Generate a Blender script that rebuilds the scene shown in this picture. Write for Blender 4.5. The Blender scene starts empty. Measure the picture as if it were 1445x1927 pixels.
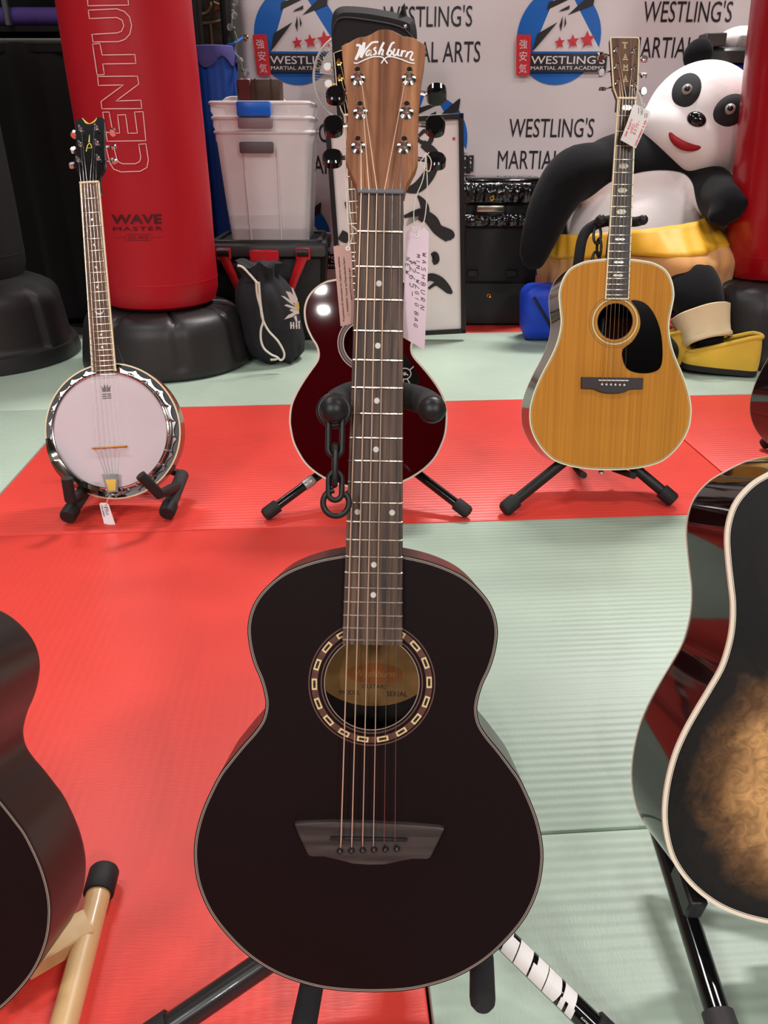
import bpy, bmesh, math, random
from math import sin, cos, pi, radians, sqrt, atan2
from mathutils import Vector, Matrix, noise
from mathutils.geometry import tessellate_polygon
random.seed(7)
S = bpy.context.scene
COL = S.collection

# ------------------------------------------------------------------ camera, world, lamps, exposure
CAM_H, PITCH, FPX = 0.85, radians(26.3), 1450.0
cam = bpy.data.cameras.new('camera'); cam_o = bpy.data.objects.new('camera', cam); COL.objects.link(cam_o)
cam.sensor_fit = 'VERTICAL'; cam.sensor_height = 24.0; cam.lens = 24.0 * FPX / 1927.0
cam.clip_start = 0.02; cam.clip_end = 60
cam_o.location = (0, 0, CAM_H); cam_o.rotation_euler = (pi / 2 - PITCH, 0, 0)
S.camera = cam_o
S.view_settings.view_transform = 'Standard'; S.view_settings.look = 'None'
S.view_settings.gamma = 1.0; S.view_settings.use_curve_mapping = False
S.view_settings.exposure = 0.15

wd = bpy.data.worlds.new('world'); S.world = wd; wd.use_nodes = True
wd.node_tree.nodes['Background'].inputs[0].default_value = (1.0, 0.95, 0.93, 1)
wd.node_tree.nodes['Background'].inputs[1].default_value = 0.06

def lamp(x, y, z, sx, sy, watts, col=(1, .965, .95)):
    l = bpy.data.lights.new('ceiling_lamp', 'AREA'); l.shape = 'RECTANGLE'; l.size = sx; l.size_y = sy
    l.energy = watts; l.color = col
    o = bpy.data.objects.new('ceiling_lamp', l); COL.objects.link(o); o.location = (x, y, z)
    return o
for lx, ly, w in ((-2.0, 4.3, 55), (1.3, 4.4, 190), (-1.9, 1.3, 40), (2.2, 1.3, 36), (-2.5, -2.4, 50), (2.5, -2.4, 50), (-.75, -4.7, 45), (-.75, -5.2, 45), (2.9, -4.9, 225), (-3.2, -4.9, 215)):
    lamp(lx, ly, 4.28, *((.09, .09) if w == 45 else (1.2, .30)), w)

# ------------------------------------------------------------------ helpers
_ax_r = Vector((1, 0, 0)); _ax_f = Vector((0, cos(PITCH), -sin(PITCH))); _ax_u = Vector((0, sin(PITCH), cos(PITCH)))
EYE = Vector((0, 0, CAM_H))
def view_dir(px, py): return _ax_f + _ax_r * ((px - 722.5) / FPX) - _ax_u * ((py - 963.5) / FPX)
def at(px, py, Y):
    d = view_dir(px, py); return EYE + d * (Y / d.y)
def on_floor(px, py, z=0.0):
    d = view_dir(px, py); return EYE + d * ((z - CAM_H) / d.z)
def on_cyl(px, py, cx, cy, r):
    d = view_dir(px, py); ox, oy = -cx, -cy
    a = d.x * d.x + d.y * d.y; b = 2 * (ox * d.x + oy * d.y); c = ox * ox + oy * oy - r * r
    t = (-b - sqrt(max(0, b * b - 4 * a * c))) / (2 * a)
    return EYE + d * t

def tag(o, label=None, cat=None, group=None, kind=None):
    if label: o['label'] = label
    if cat: o['category'] = cat
    if group: o['group'] = group
    if kind: o['kind'] = kind
    return o
def empty(name, loc=(0, 0, 0), label=None, cat=None, group=None, mat=None):
    o = bpy.data.objects.new(name, None); o.empty_display_size = .05; COL.objects.link(o)
    if mat is not None: o.matrix_world = mat
    else: o.location = loc
    return tag(o, label, cat, group)

def catmull(p, n=6, closed=False):
    P = [Vector(q) for q in p]; out = []; N = len(P)
    for i in range(N if closed else N - 1):
        if closed: a, b, c, d = P[i - 1], P[i], P[(i + 1) % N], P[(i + 2) % N]
        else: a, b, c, d = P[max(i - 1, 0)], P[i], P[i + 1], P[min(i + 2, N - 1)]
        for k in range(n):
            t = k / n
            out.append(.5 * ((2 * b) + (c - a) * t + (2 * a - 5 * b + 4 * c - d) * t * t + (3 * b - a - 3 * c + d) * t ** 3))
    if not closed: out.append(P[-1])
    return out
def offset(poly, d):
    """move a closed ccw 2D outline inwards by d"""
    N = len(poly); out = []
    for i in range(N):
        a, b, c = poly[i - 1], poly[i], poly[(i + 1) % N]
        t = (Vector(c) - Vector(a)).to_2d()
        if t.length < 1e-9: out.append(Vector(b).to_2d()); continue
        t.normalize(); out.append(Vector((b[0] - t.y * d, b[1] + t.x * d)))
    return out
def ccw(poly):
    a = sum(poly[i - 1][0] * poly[i][1] - poly[i][0] * poly[i - 1][1] for i in range(len(poly)))
    return list(poly) if a > 0 else list(reversed(poly))
def circle(cx, cy, r, n=48, ry=None): return [(cx + r * cos(2 * pi * i / n), cy + (ry or r) * sin(2 * pi * i / n)) for i in range(n)]
def rrect(x0, y0, x1, y1, r, n=4):
    out = []
    for cx, cy, a0 in ((x1 - r, y1 - r, 0), (x0 + r, y1 - r, 90), (x0 + r, y0 + r, 180), (x1 - r, y0 + r, 270)):
        for k in range(n + 1):
            a = radians(a0 + 90 * k / n); out.append((cx + r * cos(a), cy + r * sin(a)))
    return out
def frame_from(d, up=None):
    z = Vector(d).normalized(); up = Vector(up) if up else (Vector((0, 0, 1)) if abs(z.z) < .9 else Vector((0, 1, 0)))
    x = up.cross(z).normalized(); y = z.cross(x)
    return Matrix((x, y, z)).transposed()

_tcache = {}
def text2d(s, bold=0.0, shear=0.0, spacing=1.0):
    key = (s, bold, shear, spacing)
    if key not in _tcache:
        cu = bpy.data.curves.new('t', 'FONT'); cu.body = s; cu.size = 1.0; cu.offset = bold; cu.shear = shear; cu.space_character = spacing
        cu.resolution_u = 3; cu.fill_mode = 'FRONT'
        o = bpy.data.objects.new('t', cu); COL.objects.link(o)
        dg = bpy.context.evaluated_depsgraph_get(); dg.update()
        me = bpy.data.meshes.new_from_object(o.evaluated_get(dg))
        v = [(q.co.x, q.co.y) for q in me.vertices]; f = [tuple(p.vertices) for p in me.polygons]
        bpy.data.objects.remove(o); bpy.data.curves.remove(cu); bpy.data.meshes.remove(me)
        if v:
            x0 = min(q[0] for q in v); x1 = max(q[0] for q in v); y0 = min(q[1] for q in v); y1 = max(q[1] for q in v)
        else: x0 = y0 = 0; x1 = y1 = 1
        _tcache[key] = (v, f, (x0, x1, y0, y1))
    return _tcache[key]

class MB:
    """collects shapes into one mesh"""
    def __init__(s, xf=None): s.v = []; s.f = []; s.m = []; s.sm = []; s.xf = xf
    def add(s, vs, fs, m=0, smooth=True, M=None):
        o = len(s.v)
        for q in vs:
            q = Vector(q) if len(q) == 3 else Vector((q[0], q[1], 0))
            s.v.append(M @ q if M is not None else q)
        for q in fs: s.f.append([i + o for i in q]); s.m.append(m); s.sm.append(smooth)
        return s
    def box(s, c, d, m=0, bev=0.0, M=None, seg=1, taper=None):
        bm = bmesh.new(); bmesh.ops.create_cube(bm, size=1.0)
        for q in bm.verts:
            k = (taper if taper and q.co.z < 0 else 1.0)
            q.co = Vector((q.co.x * d[0] * k, q.co.y * d[1] * k, q.co.z * d[2])) + Vector(c)
        if bev > 0: bmesh.ops.bevel(bm, geom=list(bm.edges), offset=bev, segments=seg, affect='EDGES', profile=.5)
        bm.verts.index_update()
        s.add([q.co.copy() for q in bm.verts], [[q.index for q in f.verts] for f in bm.faces], m, True, M); bm.free(); return s
    def tube(s, pts, r, n=10, m=0, closed=False, cap=True, M=None, flat=None):
        P = [Vector(q) for q in pts]; N = len(P); R = r if isinstance(r, (list, tuple)) else [r] * N
        vs = []; fs = []; up = None
        for i in range(N):
            a = P[i - 1] if (i > 0 or closed) else P[0]; b = P[(i + 1) % N] if (i < N - 1 or closed) else P[-1]
            t = (b - a)
            t = t.normalized() if t.length > 1e-9 else Vector((0, 0, 1))
            if up is None:
                up = Vector((0, 0, 1)) if abs(t.z) < .9 else Vector((0, 1, 0))
            x = up.cross(t)
            if x.length < 1e-6: x = Vector((1, 0, 0)).cross(t)
            x.normalize(); y = t.cross(x).normalized(); up = y
            for k in range(n):
                an = 2 * pi * k / n; vs.append(P[i] + x * (R[i] * cos(an)) + y * (R[i] * (flat or 1) * sin(an)))
        for i in range(N if closed else N - 1):
            j = (i + 1) % N
            for k in range(n):
                k2 = (k + 1) % n; fs.append([i * n + k, i * n + k2, j * n + k2, j * n + k])
        if cap and not closed: fs.append(list(range(n - 1, -1, -1))); fs.append([(N - 1) * n + k for k in range(n)])
        return s.add(vs, fs, m, True, M)
    def lathe(s, prof, n=32, m=0, M=None, fn=None, cap=True, arc=1.0):
        vs = []; fs = []; N = len(prof); full = arc >= 1; nn = n if full else n + 1
        for i, (r, z) in enumerate(prof):
            for k in range(nn):
                a = 2 * pi * arc * k / n
                p = Vector((r * cos(a), r * sin(a), z)); vs.append(fn(p, a, i) if fn else p)
        for i in range(N - 1):
            for k in range(n):
                k2 = (k + 1) % nn; fs.append([i * nn + k, i * nn + k2, (i + 1) * nn + k2, (i + 1) * nn + k])
        if cap and full: fs.append(list(range(n - 1, -1, -1))); fs.append([(N - 1) * n + k for k in range(n)])
        return s.add(vs, fs, m, True, M)
    def ball(s, c, r, n=16, m=0, M=None, rot=None, half=False):
        rr = (r, r, r) if not isinstance(r, (tuple, list)) else r; h = n // 2; vs = []; fs = []
        for i in range(h + 1):
            ph = pi * i / h
            for k in range(n):
                a = 2 * pi * k / n; q = Vector((rr[0] * sin(ph) * cos(a), rr[1] * sin(ph) * sin(a), rr[2] * cos(ph)))
                if rot is not None: q = rot @ q
                vs.append(q + Vector(c))
        for i in range(h):
            for k in range(n):
                k2 = (k + 1) % n; fs.append([i * n + k, (i + 1) * n + k, (i + 1) * n + k2, i * n + k2])
        return s.add(vs, fs, m, True, M)
    def plate(s, outer, z0, z1, m=0, holes=(), bev=0.0, M=None, wall_m=None, bottom=True):
        loops = [ccw([Vector(q).to_2d() for q in outer])] + [ccw([Vector(q).to_2d() for q in h]) for h in holes]
        tris = None; vs = []; idx = []; w = m if wall_m is None else wall_m
        def layer(z, ins):
            out = []
            for li, L in enumerate(loops):
                LL = offset(L, ins if li == 0 else -ins) if ins else L
                out.append(len(vs)); vs.extend([(q[0], q[1], z) for q in LL])
            return out
        zb, zt = min(z0, z1), max(z0, z1)
        A = layer(zb, 0); B = layer(zt - bev, 0) if bev else None; T = layer(zt, bev)
        tri = tessellate_polygon([[Vector((q[0], q[1], 0)) for q in L] for L in loops])
        fs = []; tot = sum(len(L) for L in loops)
        for t in tri:
            a, b, c = [Vector(vs[A[0] + i]).to_2d() for i in t]
            t = list(t) if (b - a).cross(c - a) > 0 else [t[0], t[2], t[1]]
            fs.append([T[0] + i for i in t])
            if bottom: fs.append([A[0] + i for i in reversed(t)])
        nf = len(fs); wf = []
        seq = [A, B, T] if bev else [A, T]
        for q in range(len(seq) - 1):
            for li, L in enumerate(loops):
                n = len(L); lo, hi = seq[q][li], seq[q + 1][li]
                for i in range(n):
                    j = (i + 1) % n; face = [lo + i, lo + j, hi + j, hi + i]
                    wf.append(face if li == 0 else face[::-1])
        o = len(s.v); s.add(vs, fs, m, True, M)
        for q in wf: s.f.append([i + o for i in q]); s.m.append(w); s.sm.append(True)
        return s
    def flat(s, poly, z, m=0, M=None):
        """a printed patch"""
        P = ccw([Vector(q).to_2d() for q in poly]); tri = tessellate_polygon([[Vector((q[0], q[1], 0)) for q in P]]); fs = []
        for t in tri:
            a, b, c = [P[i] for i in t]; fs.append(list(t) if (b - a).cross(c - a) > 0 else [t[0], t[2], t[1]])
        return s.add([(q[0], q[1], z) for q in P], fs, m, False, M)
    def stroke(s, pts, w, z, m=0, M=None, smooth=0, fn=None, closed=False):
        """flat ribbon along a 2D line; w number or list"""
        P = [Vector(q).to_2d() for q in pts]; W = list(w) if isinstance(w, (list, tuple)) else [w] * len(P)
        if smooth and len(P) > 2:
            Q = catmull([(q.x, q.y, ww) for q, ww in zip(P, W)], smooth, closed); P = [q.to_2d() for q in Q]; W = [q.z for q in Q]
        N = len(P); vs = []
        for i in range(N):
            a = P[i - 1] if (closed or i) else P[0]; b = P[(i + 1) % N] if (closed or i < N - 1) else P[-1]
            t = (b - a); t = t.normalized() if t.length > 1e-12 else Vector((1, 0)); nn = Vector((-t.y, t.x)) * W[i] / 2
            for q in (P[i] + nn, P[i] - nn): vs.append(fn(q.x, q.y) if fn else (q.x, q.y, z))
        fs = [[2 * i + 1, 2 * ((i + 1) % N) + 1, 2 * ((i + 1) % N), 2 * i] for i in range(N if closed else N - 1)]
        return s.add(vs, fs, m, False, M)
    def text(s, body, fn, m=0, w=None, h=None, align='C', bold=0.0, shear=0.0, spacing=1.0, capbox=None):
        """text fitted to width w and/or cap height h, mapped by fn(x, y) -> 3D; origin at baseline"""
        v, f, (x0, x1, y0, y1) = text2d(body, 0.0, shear, spacing)
        ch = text2d('H')[2][3]
        sy = h / ch if h else w / (x1 - x0); sx = w / (x1 - x0) if w else sy
        ox = {'C': (x0 + x1) / 2, 'L': x0, 'R': x1}[align]
        for bx, by in (((0, 0),) if not bold else ((-bold, 0), (bold, 0), (0, bold), (0, -bold))):      # heavier type: the glyph printed four times, slightly shifted
            s.add([fn((q[0] + bx - ox) * sx, (q[1] + by) * sy) for q in v], f, m, False)
        return s
    def subdiv(s, maxlen):
        bm = bmesh.new()
        for q in s.v: bm.verts.new(q)
        bm.verts.ensure_lookup_table()
        for q, m, sm in zip(s.f, s.m, s.sm):
            try: F = bm.faces.new([bm.verts[i] for i in q]); F.material_index = m; F.smooth = sm
            except ValueError: pass
        bmesh.ops.triangulate(bm, faces=bm.faces[:])
        for _ in range(6):
            E = [e for e in bm.edges if e.calc_length() > maxlen]
            if not E: break
            bmesh.ops.subdivide_edges(bm, edges=E, cuts=1); bmesh.ops.triangulate(bm, faces=[q for q in bm.faces if len(q.verts) > 3])
        bm.verts.index_update(); s.v = [q.co.copy() for q in bm.verts]; s.f = []; s.m = []; s.sm = []
        for F in bm.faces: s.f.append([q.index for q in F.verts]); s.m.append(F.material_index); s.sm.append(F.smooth)
        bm.free(); return s
    def warp(s, fn): s.v = [Vector(fn(q)) for q in s.v]; return s
    def mesh(s, name, mats, angle=38):
        vs = [s.xf @ q for q in s.v] if s.xf is not None else s.v
        me = bpy.data.meshes.new(name); me.from_pydata([tuple(q) for q in vs], [], s.f)
        for mt in (mats if isinstance(mats, (list, tuple)) else [mats]): me.materials.append(mt)
        me.polygons.foreach_set('material_index', s.m); me.polygons.foreach_set('use_smooth', s.sm)
        me.validate(); me.update()
        try: me.set_sharp_from_angle(angle=radians(angle))
        except Exception: pass
        return me
    def build(s, name, mats, parent=None, label=None, cat=None, group=None, kind=None, angle=38, loc=None, mat=None):
        o = bpy.data.objects.new(name, s.mesh(name, mats, angle)); COL.objects.link(o)
        if parent is not None: o.parent = parent
        if loc is not None: o.location = loc
        if mat is not None: o.matrix_world = mat
        return tag(o, label, cat, group, kind)

def dup(root, label=None, group=None, mat=None, parent=None):
    c = root.copy(); COL.objects.link(c)
    if parent is not None: c.parent = parent
    if label: c['label'] = label
    if group: c['group'] = group
    if mat is not None: c.matrix_world = mat
    for ch in root.children: dup(ch, parent=c)
    return c

# ------------------------------------------------------------------ materials
def lin(r, g, b):
    f = lambda c: (c / 255 / 12.92) if c <= 10 else ((c / 255 + .055) / 1.055) ** 2.4
    return (f(r), f(g), f(b), 1)
def mat(name, rgb, rough=.5, metal=0.0, coat=0.0, coat_rough=.05, spec=.5, noise_amt=0.0, noise_scale=8.0, bump=0.0, bump_scale=60.0, stretch=(1, 1, 1), trans=0.0, alpha=1.0, sheen=0.0, ior=1.45):
    m = bpy.data.materials.new(name); m.use_nodes = True; nt = m.node_tree; b = nt.nodes['Principled BSDF']
    c = lin(*rgb)
    b.inputs['Base Color'].default_value = c; b.inputs['Roughness'].default_value = rough; b.inputs['Metallic'].default_value = metal
    b.inputs['Coat Weight'].default_value = coat; b.inputs['Coat Roughness'].default_value = coat_rough
    b.inputs['Specular IOR Level'].default_value = spec; b.inputs['Transmission Weight'].default_value = trans; b.inputs['Alpha'].default_value = alpha
    b.inputs['Sheen Weight'].default_value = sheen; b.inputs['IOR'].default_value = ior
    tc = nt.nodes.new('ShaderNodeTexCoord'); mp = nt.nodes.new('ShaderNodeMapping'); nt.links.new(tc.outputs['Object'], mp.inputs['Vector'])
    mp.inputs['Scale'].default_value = stretch
    nz = nt.nodes.new('ShaderNodeTexNoise'); nz.inputs['Scale'].default_value = noise_scale; nz.inputs['Detail'].default_value = 5
    nt.links.new(mp.outputs['Vector'], nz.inputs['Vector'])
    if noise_amt:
        mx = nt.nodes.new('ShaderNodeMix'); mx.data_type = 'RGBA'; mx.blend_type = 'MULTIPLY'; mx.inputs[0].default_value = 1
        rp = nt.nodes.new('ShaderNodeMapRange'); rp.inputs['From Min'].default_value = .3; rp.inputs['From Max'].default_value = .7
        rp.inputs['To Min'].default_value = 1 - noise_amt; rp.inputs['To Max'].default_value = 1 + noise_amt * .4
        nt.links.new(nz.outputs['Fac'], rp.inputs['Value']); mx.inputs[6].default_value = c
        nt.links.new(rp.outputs['Result'], mx.inputs[7]); nt.links.new(mx.outputs[2], b.inputs['Base Color'])
    if bump:
        n2 = nt.nodes.new('ShaderNodeTexNoise'); n2.inputs['Scale'].default_value = bump_scale; n2.inputs['Detail'].default_value = 3
        nt.links.new(mp.outputs['Vector'], n2.inputs['Vector'])
        bp = nt.nodes.new('ShaderNodeBump'); bp.inputs['Strength'].default_value = bump; bp.inputs['Distance'].default_value = .004
        nt.links.new(n2.outputs['Fac'], bp.inputs['Height']); nt.links.new(bp.outputs['Normal'], b.inputs['Normal'])
    return m
def wood(name, dark, light, rough=.4, coat=0.0, scale=1.0, stretch=(60, 2.0, 60), contrast=(.35, .65), distort=.6, mid=None):
    """streaks that run along the local y axis"""
    m = bpy.data.materials.new(name); m.use_nodes = True; nt = m.node_tree; b = nt.nodes['Principled BSDF']
    b.inputs['Roughness'].default_value = rough; b.inputs['Coat Weight'].default_value = coat; b.inputs['Coat Roughness'].default_value = .04
    tc = nt.nodes.new('ShaderNodeTexCoord'); mp = nt.nodes.new('ShaderNodeMapping'); mp.inputs['Scale'].default_value = stretch
    nz = nt.nodes.new('ShaderNodeTexNoise'); nz.inputs['Scale'].default_value = scale; nz.inputs['Detail'].default_value = 6; nz.inputs['Distortion'].default_value = distort
    cr = nt.nodes.new('ShaderNodeValToRGB'); cr.color_ramp.elements[0].position = contrast[0]; cr.color_ramp.elements[1].position = contrast[1]
    cr.color_ramp.elements[0].color = lin(*dark); cr.color_ramp.elements[1].color = lin(*light)
    if mid: e = cr.color_ramp.elements.new((contrast[0] + contrast[1]) / 2); e.color = lin(*mid)
    nt.links.new(tc.outputs['Object'], mp.inputs['Vector']); nt.links.new(mp.outputs['Vector'], nz.inputs['Vector'])
    nt.links.new(nz.outputs['Fac'], cr.inputs['Fac']); nt.links.new(cr.outputs['Color'], b.inputs['Base Color'])
    return m
def mat_mat(name, rgb, ribs_axis):
    """vinyl judo mat: pressed ribs, scuffs"""
    m = bpy.data.materials.new(name); m.use_nodes = True; nt = m.node_tree; b = nt.nodes['Principled BSDF']; L = nt.links.new
    tc = nt.nodes.new('ShaderNodeTexCoord')
    nz = nt.nodes.new('ShaderNodeTexNoise'); nz.inputs['Scale'].default_value = 3.5; nz.inputs['Detail'].default_value = 4; L(tc.outputs['Object'], nz.inputs['Vector'])
    rp = nt.nodes.new('ShaderNodeMapRange'); rp.inputs['From Min'].default_value = .3; rp.inputs['From Max'].default_value = .7; rp.inputs['To Min'].default_value = .93; rp.inputs['To Max'].default_value = 1.04
    mx = nt.nodes.new('ShaderNodeMix'); mx.data_type = 'RGBA'; mx.blend_type = 'MULTIPLY'; mx.inputs[0].default_value = 1; mx.inputs[6].default_value = lin(*rgb)
    L(nz.outputs['Fac'], rp.inputs['Value']); L(rp.outputs['Result'], mx.inputs[7]); L(mx.outputs[2], b.inputs['Base Color'])
    b.inputs['Roughness'].default_value = .42; b.inputs['Specular IOR Level'].default_value = .45
    wv = nt.nodes.new('ShaderNodeTexWave'); wv.wave_type = 'BANDS'; wv.bands_direction = ribs_axis; wv.inputs['Scale'].default_value = 20.0; wv.inputs['Distortion'].default_value = .5; wv.inputs['Detail'].default_value = 1
    L(tc.outputs['Object'], wv.inputs['Vector'])
    mp = nt.nodes.new('ShaderNodeMapping'); mp.inputs['Scale'].default_value = (1, .12, 1) if ribs_axis == 'Y' else (.12, 1, 1)
    if ribs_axis == 'Y': mp.inputs['Scale'].default_value = (1, .18, 1)
    n2 = nt.nodes.new('ShaderNodeTexNoise'); n2.inputs['Scale'].default_value = 420; n2.inputs['Detail'].default_value = 2; L(tc.outputs['Object'], mp.inputs['Vector']); L(mp.outputs['Vector'], n2.inputs['Vector'])
    b1 = nt.nodes.new('ShaderNodeBump'); b1.inputs['Strength'].default_value = .14 if ribs_axis == 'Y' else .05; b1.inputs['Distance'].default_value = .003; L(wv.outputs['Fac'], b1.inputs['Height'])
    b2 = nt.nodes.new('ShaderNodeBump'); b2.inputs['Strength'].default_value = .16; b2.inputs['Distance'].default_value = .0015; L(n2.outputs['Fac'], b2.inputs['Height']); L(b1.outputs['Normal'], b2.inputs['Normal'])
    L(b2.outputs['Normal'], b.inputs['Normal'])
    return m

BLACK_PLASTIC = mat('black_plastic', (26, 25, 25), .42)
BLACK_GLOSS = mat('black_gloss', (14, 13, 14), .12, coat=.5)
BLACK_RUBBER = mat('black_rubber', (30, 29, 29), .65, bump=.1, bump_scale=300)
FOAM = mat('black_foam', (38, 37, 38), .9, bump=.25, bump_scale=900)
CHROME = mat('chrome', (215, 212, 210), .12, metal=1)
NICKEL = mat('fret_nickel', (225, 214, 196), .28, metal=1)
STEEL_STRING = mat('plain_steel', (190, 186, 182), .25, metal=1)
BRONZE = mat('bronze_wire', (240, 206, 178), .42, metal=.55)
GOLD = mat('gold', (226, 178, 84), .2, metal=1)
PEARL = mat('pearl', (216, 214, 204), .25, noise_amt=.2, noise_scale=90, coat=.3)
PEARL2 = mat('abalone', (190, 186, 150), .2, noise_amt=.6, noise_scale=120, coat=.4)
CREAM = mat('cream_binding', (236, 222, 178), .35)
WHITE_PLASTIC = mat('white_plastic', (232, 228, 224), .4)
WHITE_INK = mat('white_ink', (240, 238, 236), .5)
BLACK_INK = mat('black_ink', (28, 24, 26), .6)
RED_INK = mat('red_ink', (214, 42, 52), .6)
YELLOW_INK = mat('yellow_ink', (236, 222, 70), .5)
PAPER_MAUVE_SHADE = mat('tag_paper_mauve_shade', (222, 198, 206), .75)  # mauve shading on the card is mixed into its base colour
PAPER_SHADED = mat('tag_paper_shaded', (190, 150, 138), .75)  # brownish because the shadow over this card is painted into its colour
COTTON = mat('cotton_cord', (226, 220, 205), .85, bump=.3, bump_scale=1500)
ROSEWOOD = wood('rosewood_board', (44, 28, 20), (106, 78, 60), .55, 0, 1.0, (240, 9, 60), (.35, .68))
ROSEWOOD_B = wood('brown_rosewood', (70, 44, 28), (134, 98, 68), .62, 0, 1.0, (200, 8, 60), (.35, .68))
EBONY = mat('ebony', (30, 24, 24), .4)
BRIDGE_WOOD = wood('bridge_wood', (44, 36, 34), (72, 62, 58), .42, 0, 1, (8, 120, 60))
# ------------------------------------------------------------------ setting
CONCRETE = mat('subfloor', (120, 116, 112), .8, noise_amt=.2, noise_scale=3, bump=.2)
WALLP = mat('wall_paint', (112, 106, 104), .8, bump=.05, bump_scale=200)
CEILP = mat('ceiling_tiles', (84, 82, 82), .85, bump=.15, bump_scale=40)
DARKCLOTH = mat('black_drape', (26, 25, 25), .92, noise_amt=.3, noise_scale=4, sheen=.15, bump=.2, bump_scale=30)
RX0, RX1, RY0, RY1, RZ = -3.8, 4.4, -12.0, 4.8, 4.4
MB().box(((RX0 + RX1) / 2, (RY0 + RY1) / 2, -.095), (RX1 - RX0 + .2, RY1 - RY0 + .2, .1)).build('floor', CONCRETE, kind='structure')
MB().box(((RX0 + RX1) / 2, (RY0 + RY1) / 2, RZ + .05), (RX1 - RX0 + .2, RY1 - RY0 + .2, .1)).build('ceiling', CEILP, kind='structure')
MB().box(((RX0 + RX1) / 2, RY1 + .05, RZ / 2 - .02), (RX1 - RX0 + .2, .1, RZ + .05)).build('wall_back', WALLP, kind='structure')
MB().box(((RX0 + RX1) / 2, RY0 - .05, RZ / 2 - .02), (RX1 - RX0 + .2, .1, RZ + .05)).build('wall_front', mat('wall_front_paint', (34, 31, 31), .9), kind='structure')
MB().box((RX0 - .05, (RY0 + RY1) / 2, RZ / 2 - .02), (.1, RY1 - RY0, RZ + .05)).build('wall_left', WALLP, kind='structure')
MB().box((RX1 + .05, (RY0 + RY1) / 2, RZ / 2 - .02), (.1, RY1 - RY0, RZ + .05)).build('wall_right', WALLP, kind='structure')

# judo mats, laid on a grid turned 4 degrees
GREEN = (172, 190, 172); REDM = (227, 68, 57)
MATS = {('g', 'Y'): mat_mat('sage_vinyl_cross', GREEN, 'Y'), ('g', 'X'): mat_mat('sage_vinyl_long', GREEN, 'X'),
        ('r', 'Y'): mat_mat('red_vinyl_cross', REDM, 'Y'), ('r', 'X'): mat_mat('red_vinyl_long', REDM, 'X')}
def judo_mat(u0, u1, v0, v1, c, ribs, label):
    g = .0018; a = radians(4)
    uc, vc = (u0 + u1) / 2, (v0 + v1) / 2
    o = MB().box((0, 0, -.02), (u1 - u0 - 2 * g, v1 - v0 - 2 * g, .04), bev=.004, seg=2).build('judo_mat', MATS[(c, ribs)], label=label, cat='mat', group='judo mats')
    o.location = (uc * cos(a) - vc * sin(a), uc * sin(a) + vc * cos(a), 0); o.rotation_euler = (0, 0, a)
judo_mat(-.874, 1.075, 1.652, 2.581, 'r', 'Y', 'red mat across the middle, under the banjo and the two guitars behind')
judo_mat(1.075, 3.02, 1.652, 2.581, 'r', 'Y', 'red mat at right behind the sunburst guitar, with a dark seam on its left')
judo_mat(-2.82, -.874, 1.652, 2.581, 'g', 'Y', 'sage green mat left of the banjo')
judo_mat(-.845, .085, -.30, 1.652, 'r', 'X', 'large red mat in the foreground, left of the black guitar')
judo_mat(-1.775, -.845, -.30, 1.652, 'r', 'X', 'red mat under the far left foreground guitar')
judo_mat(.085, 2.035, .725, 1.652, 'g', 'Y', 'sage green mat in the foreground right of the black guitar')
judo_mat(.085, 2.035, -.202, .725, 'g', 'Y', 'sage green mat nearest the viewer at lower right')
judo_mat(-2.82, -.874, 2.581, 3.59, 'g', 'Y', 'sage green mat under the large black bag base at left')
judo_mat(-.874, 1.075, 2.581, 3.59, 'g', 'Y', 'sage green mat under the red bag base, the framed calligraphy and the tote')
judo_mat(1.075, 3.02, 2.581, 3.59, 'g', 'Y', 'sage green mat under the panda feet')
judo_mat(-.874, 1.075, 3.59, 4.40, 'r', 'Y', 'red mat far back under the black leather case')
judo_mat(1.075, 3.02, 3.59, 4.30, 'r', 'Y', 'red mat far back behind the panda')

# ------------------------------------------------------------------ stringed instruments
PT = lambda S_, n: S_ * (1 - 2 ** (-n / 12))
def full_outline(half, n=5):
    """half: (half width, y) from the neck down to the bottom point; returns closed ccw outline"""
    R = [(w, y) for w, y in half]; Lf = [(-w, y) for w, y in reversed(half[:-1])]
    pts = catmull([(q[0], q[1], 0) for q in R + Lf], n)
    return ccw([q.to_2d() for q in pts])

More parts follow.
